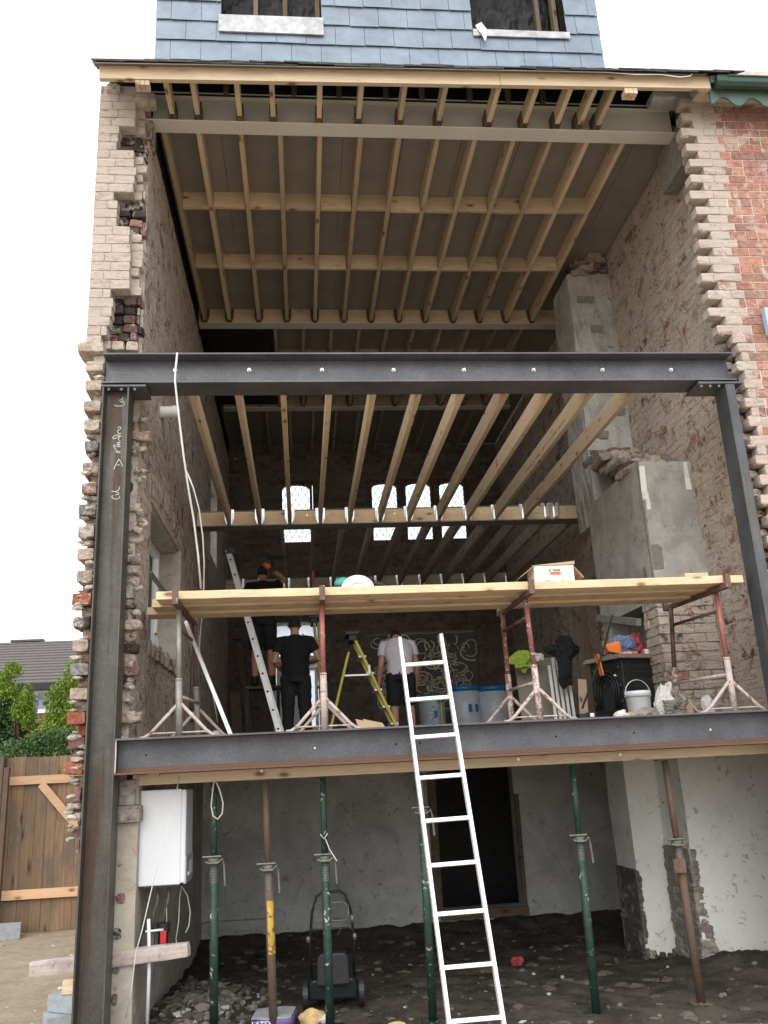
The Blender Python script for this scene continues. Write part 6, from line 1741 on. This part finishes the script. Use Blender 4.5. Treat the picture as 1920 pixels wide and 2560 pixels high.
tree('lime_conifer', 'tall lime green conifer close to the toothed brick edge', b2, [(at(158, 1442, 6.4, b2), (.09, .2, .15)), (at(148, 1475, 6.4, b2), (.12, .2, .2)), (at(128, 1500, 6.4, b2), (.13, .2, .22)), (at(112, 1510, 6.4, b2), (.10, .2, .2)), (at(118, 1560, 6.4, b2), (.2, .3, .25)), (at(140, 1550, 6.4, b2), (.24, .3, .3)), (at(170, 1500, 6.4, b2), (.2, .3, .4))], 'conifer', 26000, .019, 1.3)
b3 = (A(110, 1600, Y=5.6).x, 5.6, 0)
tree('ivy_clad_shrub', 'low spreading green climber along the top of the fence', b3, [(at(125, 1592, 5.6, b3), (.28, .3, .16)), (at(85, 1606, 5.6, b3), (.24, .3, .14)), (at(45, 1615, 5.6, b3), (.3, .3, .13)), (at(155, 1610, 5.6, b3), (.3, .3, .2)), (at(100, 1650, 5.6, b3), (.9, .4, .25))], 'ivy', 22000, .020, -.8)
b4 = (A(95, 1590, Y=5.9).x, 5.9, 0)
tree('lime_conifer', 'yellow green shrub fringe just above the fence between the climbers', b4, [(at(105, 1578, 5.9, b4), (.16, .2, .10)), (at(78, 1592, 5.9, b4), (.12, .2, .10))], 'conifer', 26000, .018, -1.0)
# neighbouring house beyond
HY = 15.0
e0 = A(0, 1480, Y=HY); rz0 = A(80, 1383, Y=HY + 3.6).z
nh = thing('tiled_house', 'house with dark grey tiled roof beyond the fence at the left', 'building', (0, HY, 0))
ez = A(90, 1476, Y=HY).z
m = MB(); n = 15
for k in range(n):
    y0, y1 = 3.9 * k / n, 3.9 * (k + 1) / n; z0 = ez + (rz0 - ez) * k / n; z1 = ez + (rz0 - ez) * (k + 1) / n
    m.add([(-14, y0 - .03, z0 + .035), (-1.9, y0 - .03, z0 + .035), (-1.9, y1, z1 + .012), (-14, y1, z1 + .012), (-14, y0 - .03, z0 - .0), (-1.9, y0 - .03, z0 - .0)], [(0, 1, 2, 3), (0, 4, 5, 1)])
m.add([(-14, 3.9, rz0), (-1.9, 3.9, rz0), (-1.9, 7.8, ez), (-14, 7.8, ez)], [(0, 1, 2, 3)])
for x in (-13.5, -9.6, -8.2, -6.0): m.box(x, 3.8, rz0 + .01, x + .9, 4.0, rz0 + .07)
m.build('roof', 'tile', nh)
m = MB(); m.box(-13.8, .35, 0, -2.1, 7.6, ez + .05); m.build('wall', plain('red brown house brick', (.26, .13, .09), .9, var=.25, scale=9), nh)
MB().box(-14, -.02, ez - .14, -1.9, .34, ez + .0).build('eaves_board', 'black', nh)
wx = A(80, 1500, Y=HY + .3); p0, p1 = A(74, 1484, Y=HY + .3), A(97, 1540, Y=HY + .3)
m = MB(); X0, X1, Z0, Z1 = p0.x, p0.x + .95, p1.z, p0.z - .06
for q in ((X0, X0 + .09, Z0, Z1), (X1 - .09, X1, Z0, Z1), (X0 + .09, X1 - .09, Z0, Z0 + .09), (X0 + .09, X1 - .09, Z1 - .09, Z1)): m.box(q[0], .30, q[2], q[1], .36, q[3])
w_ = m.build('window', 'pvc', nh); MB().box(X0 + .09, .33, Z0 + .09, X1 - .09, .335, Z1 - .09).build('pane', plain('reflecting window pane', (.30, .36, .42), .15), w_)
m = MB(); m.box(X0, .29, Z0 - .55, X1, .36, Z0 - .38); m.build('sill_band', 'render', nh)
# drain pipe style hut roof at far left
p = A(0, 1465, Y=11)
sh = thing('garden_shed', 'shed with bluish grey sloping roof edge poking above the shrubs at the far left', 'shed', (p.x, 11, 0))
m = MB(); m.add([(-1.3, -.1, p.z + .23), (.30, -.1, p.z - .22), (.30, 2.0, p.z - .22), (-1.3, 2.0, p.z + .23), (-1.3, -.1, p.z + .17), (.30, -.1, p.z - .28), (.30, 2.0, p.z - .28), (-1.3, 2.0, p.z + .17)], [(0, 1, 2, 3), (4, 7, 6, 5), (0, 4, 5, 1), (1, 5, 6, 2), (2, 6, 7, 3), (3, 7, 4, 0)])
m.build('roof', 'slate', sh)
m = MB(); m.prism([(-1.25, 0), (.2, 0), (.2, p.z - .28), (-1.25, p.z + .13)], lambda a, b, t: (a, t, b), 1.9); m.build('wall', 'render', sh)
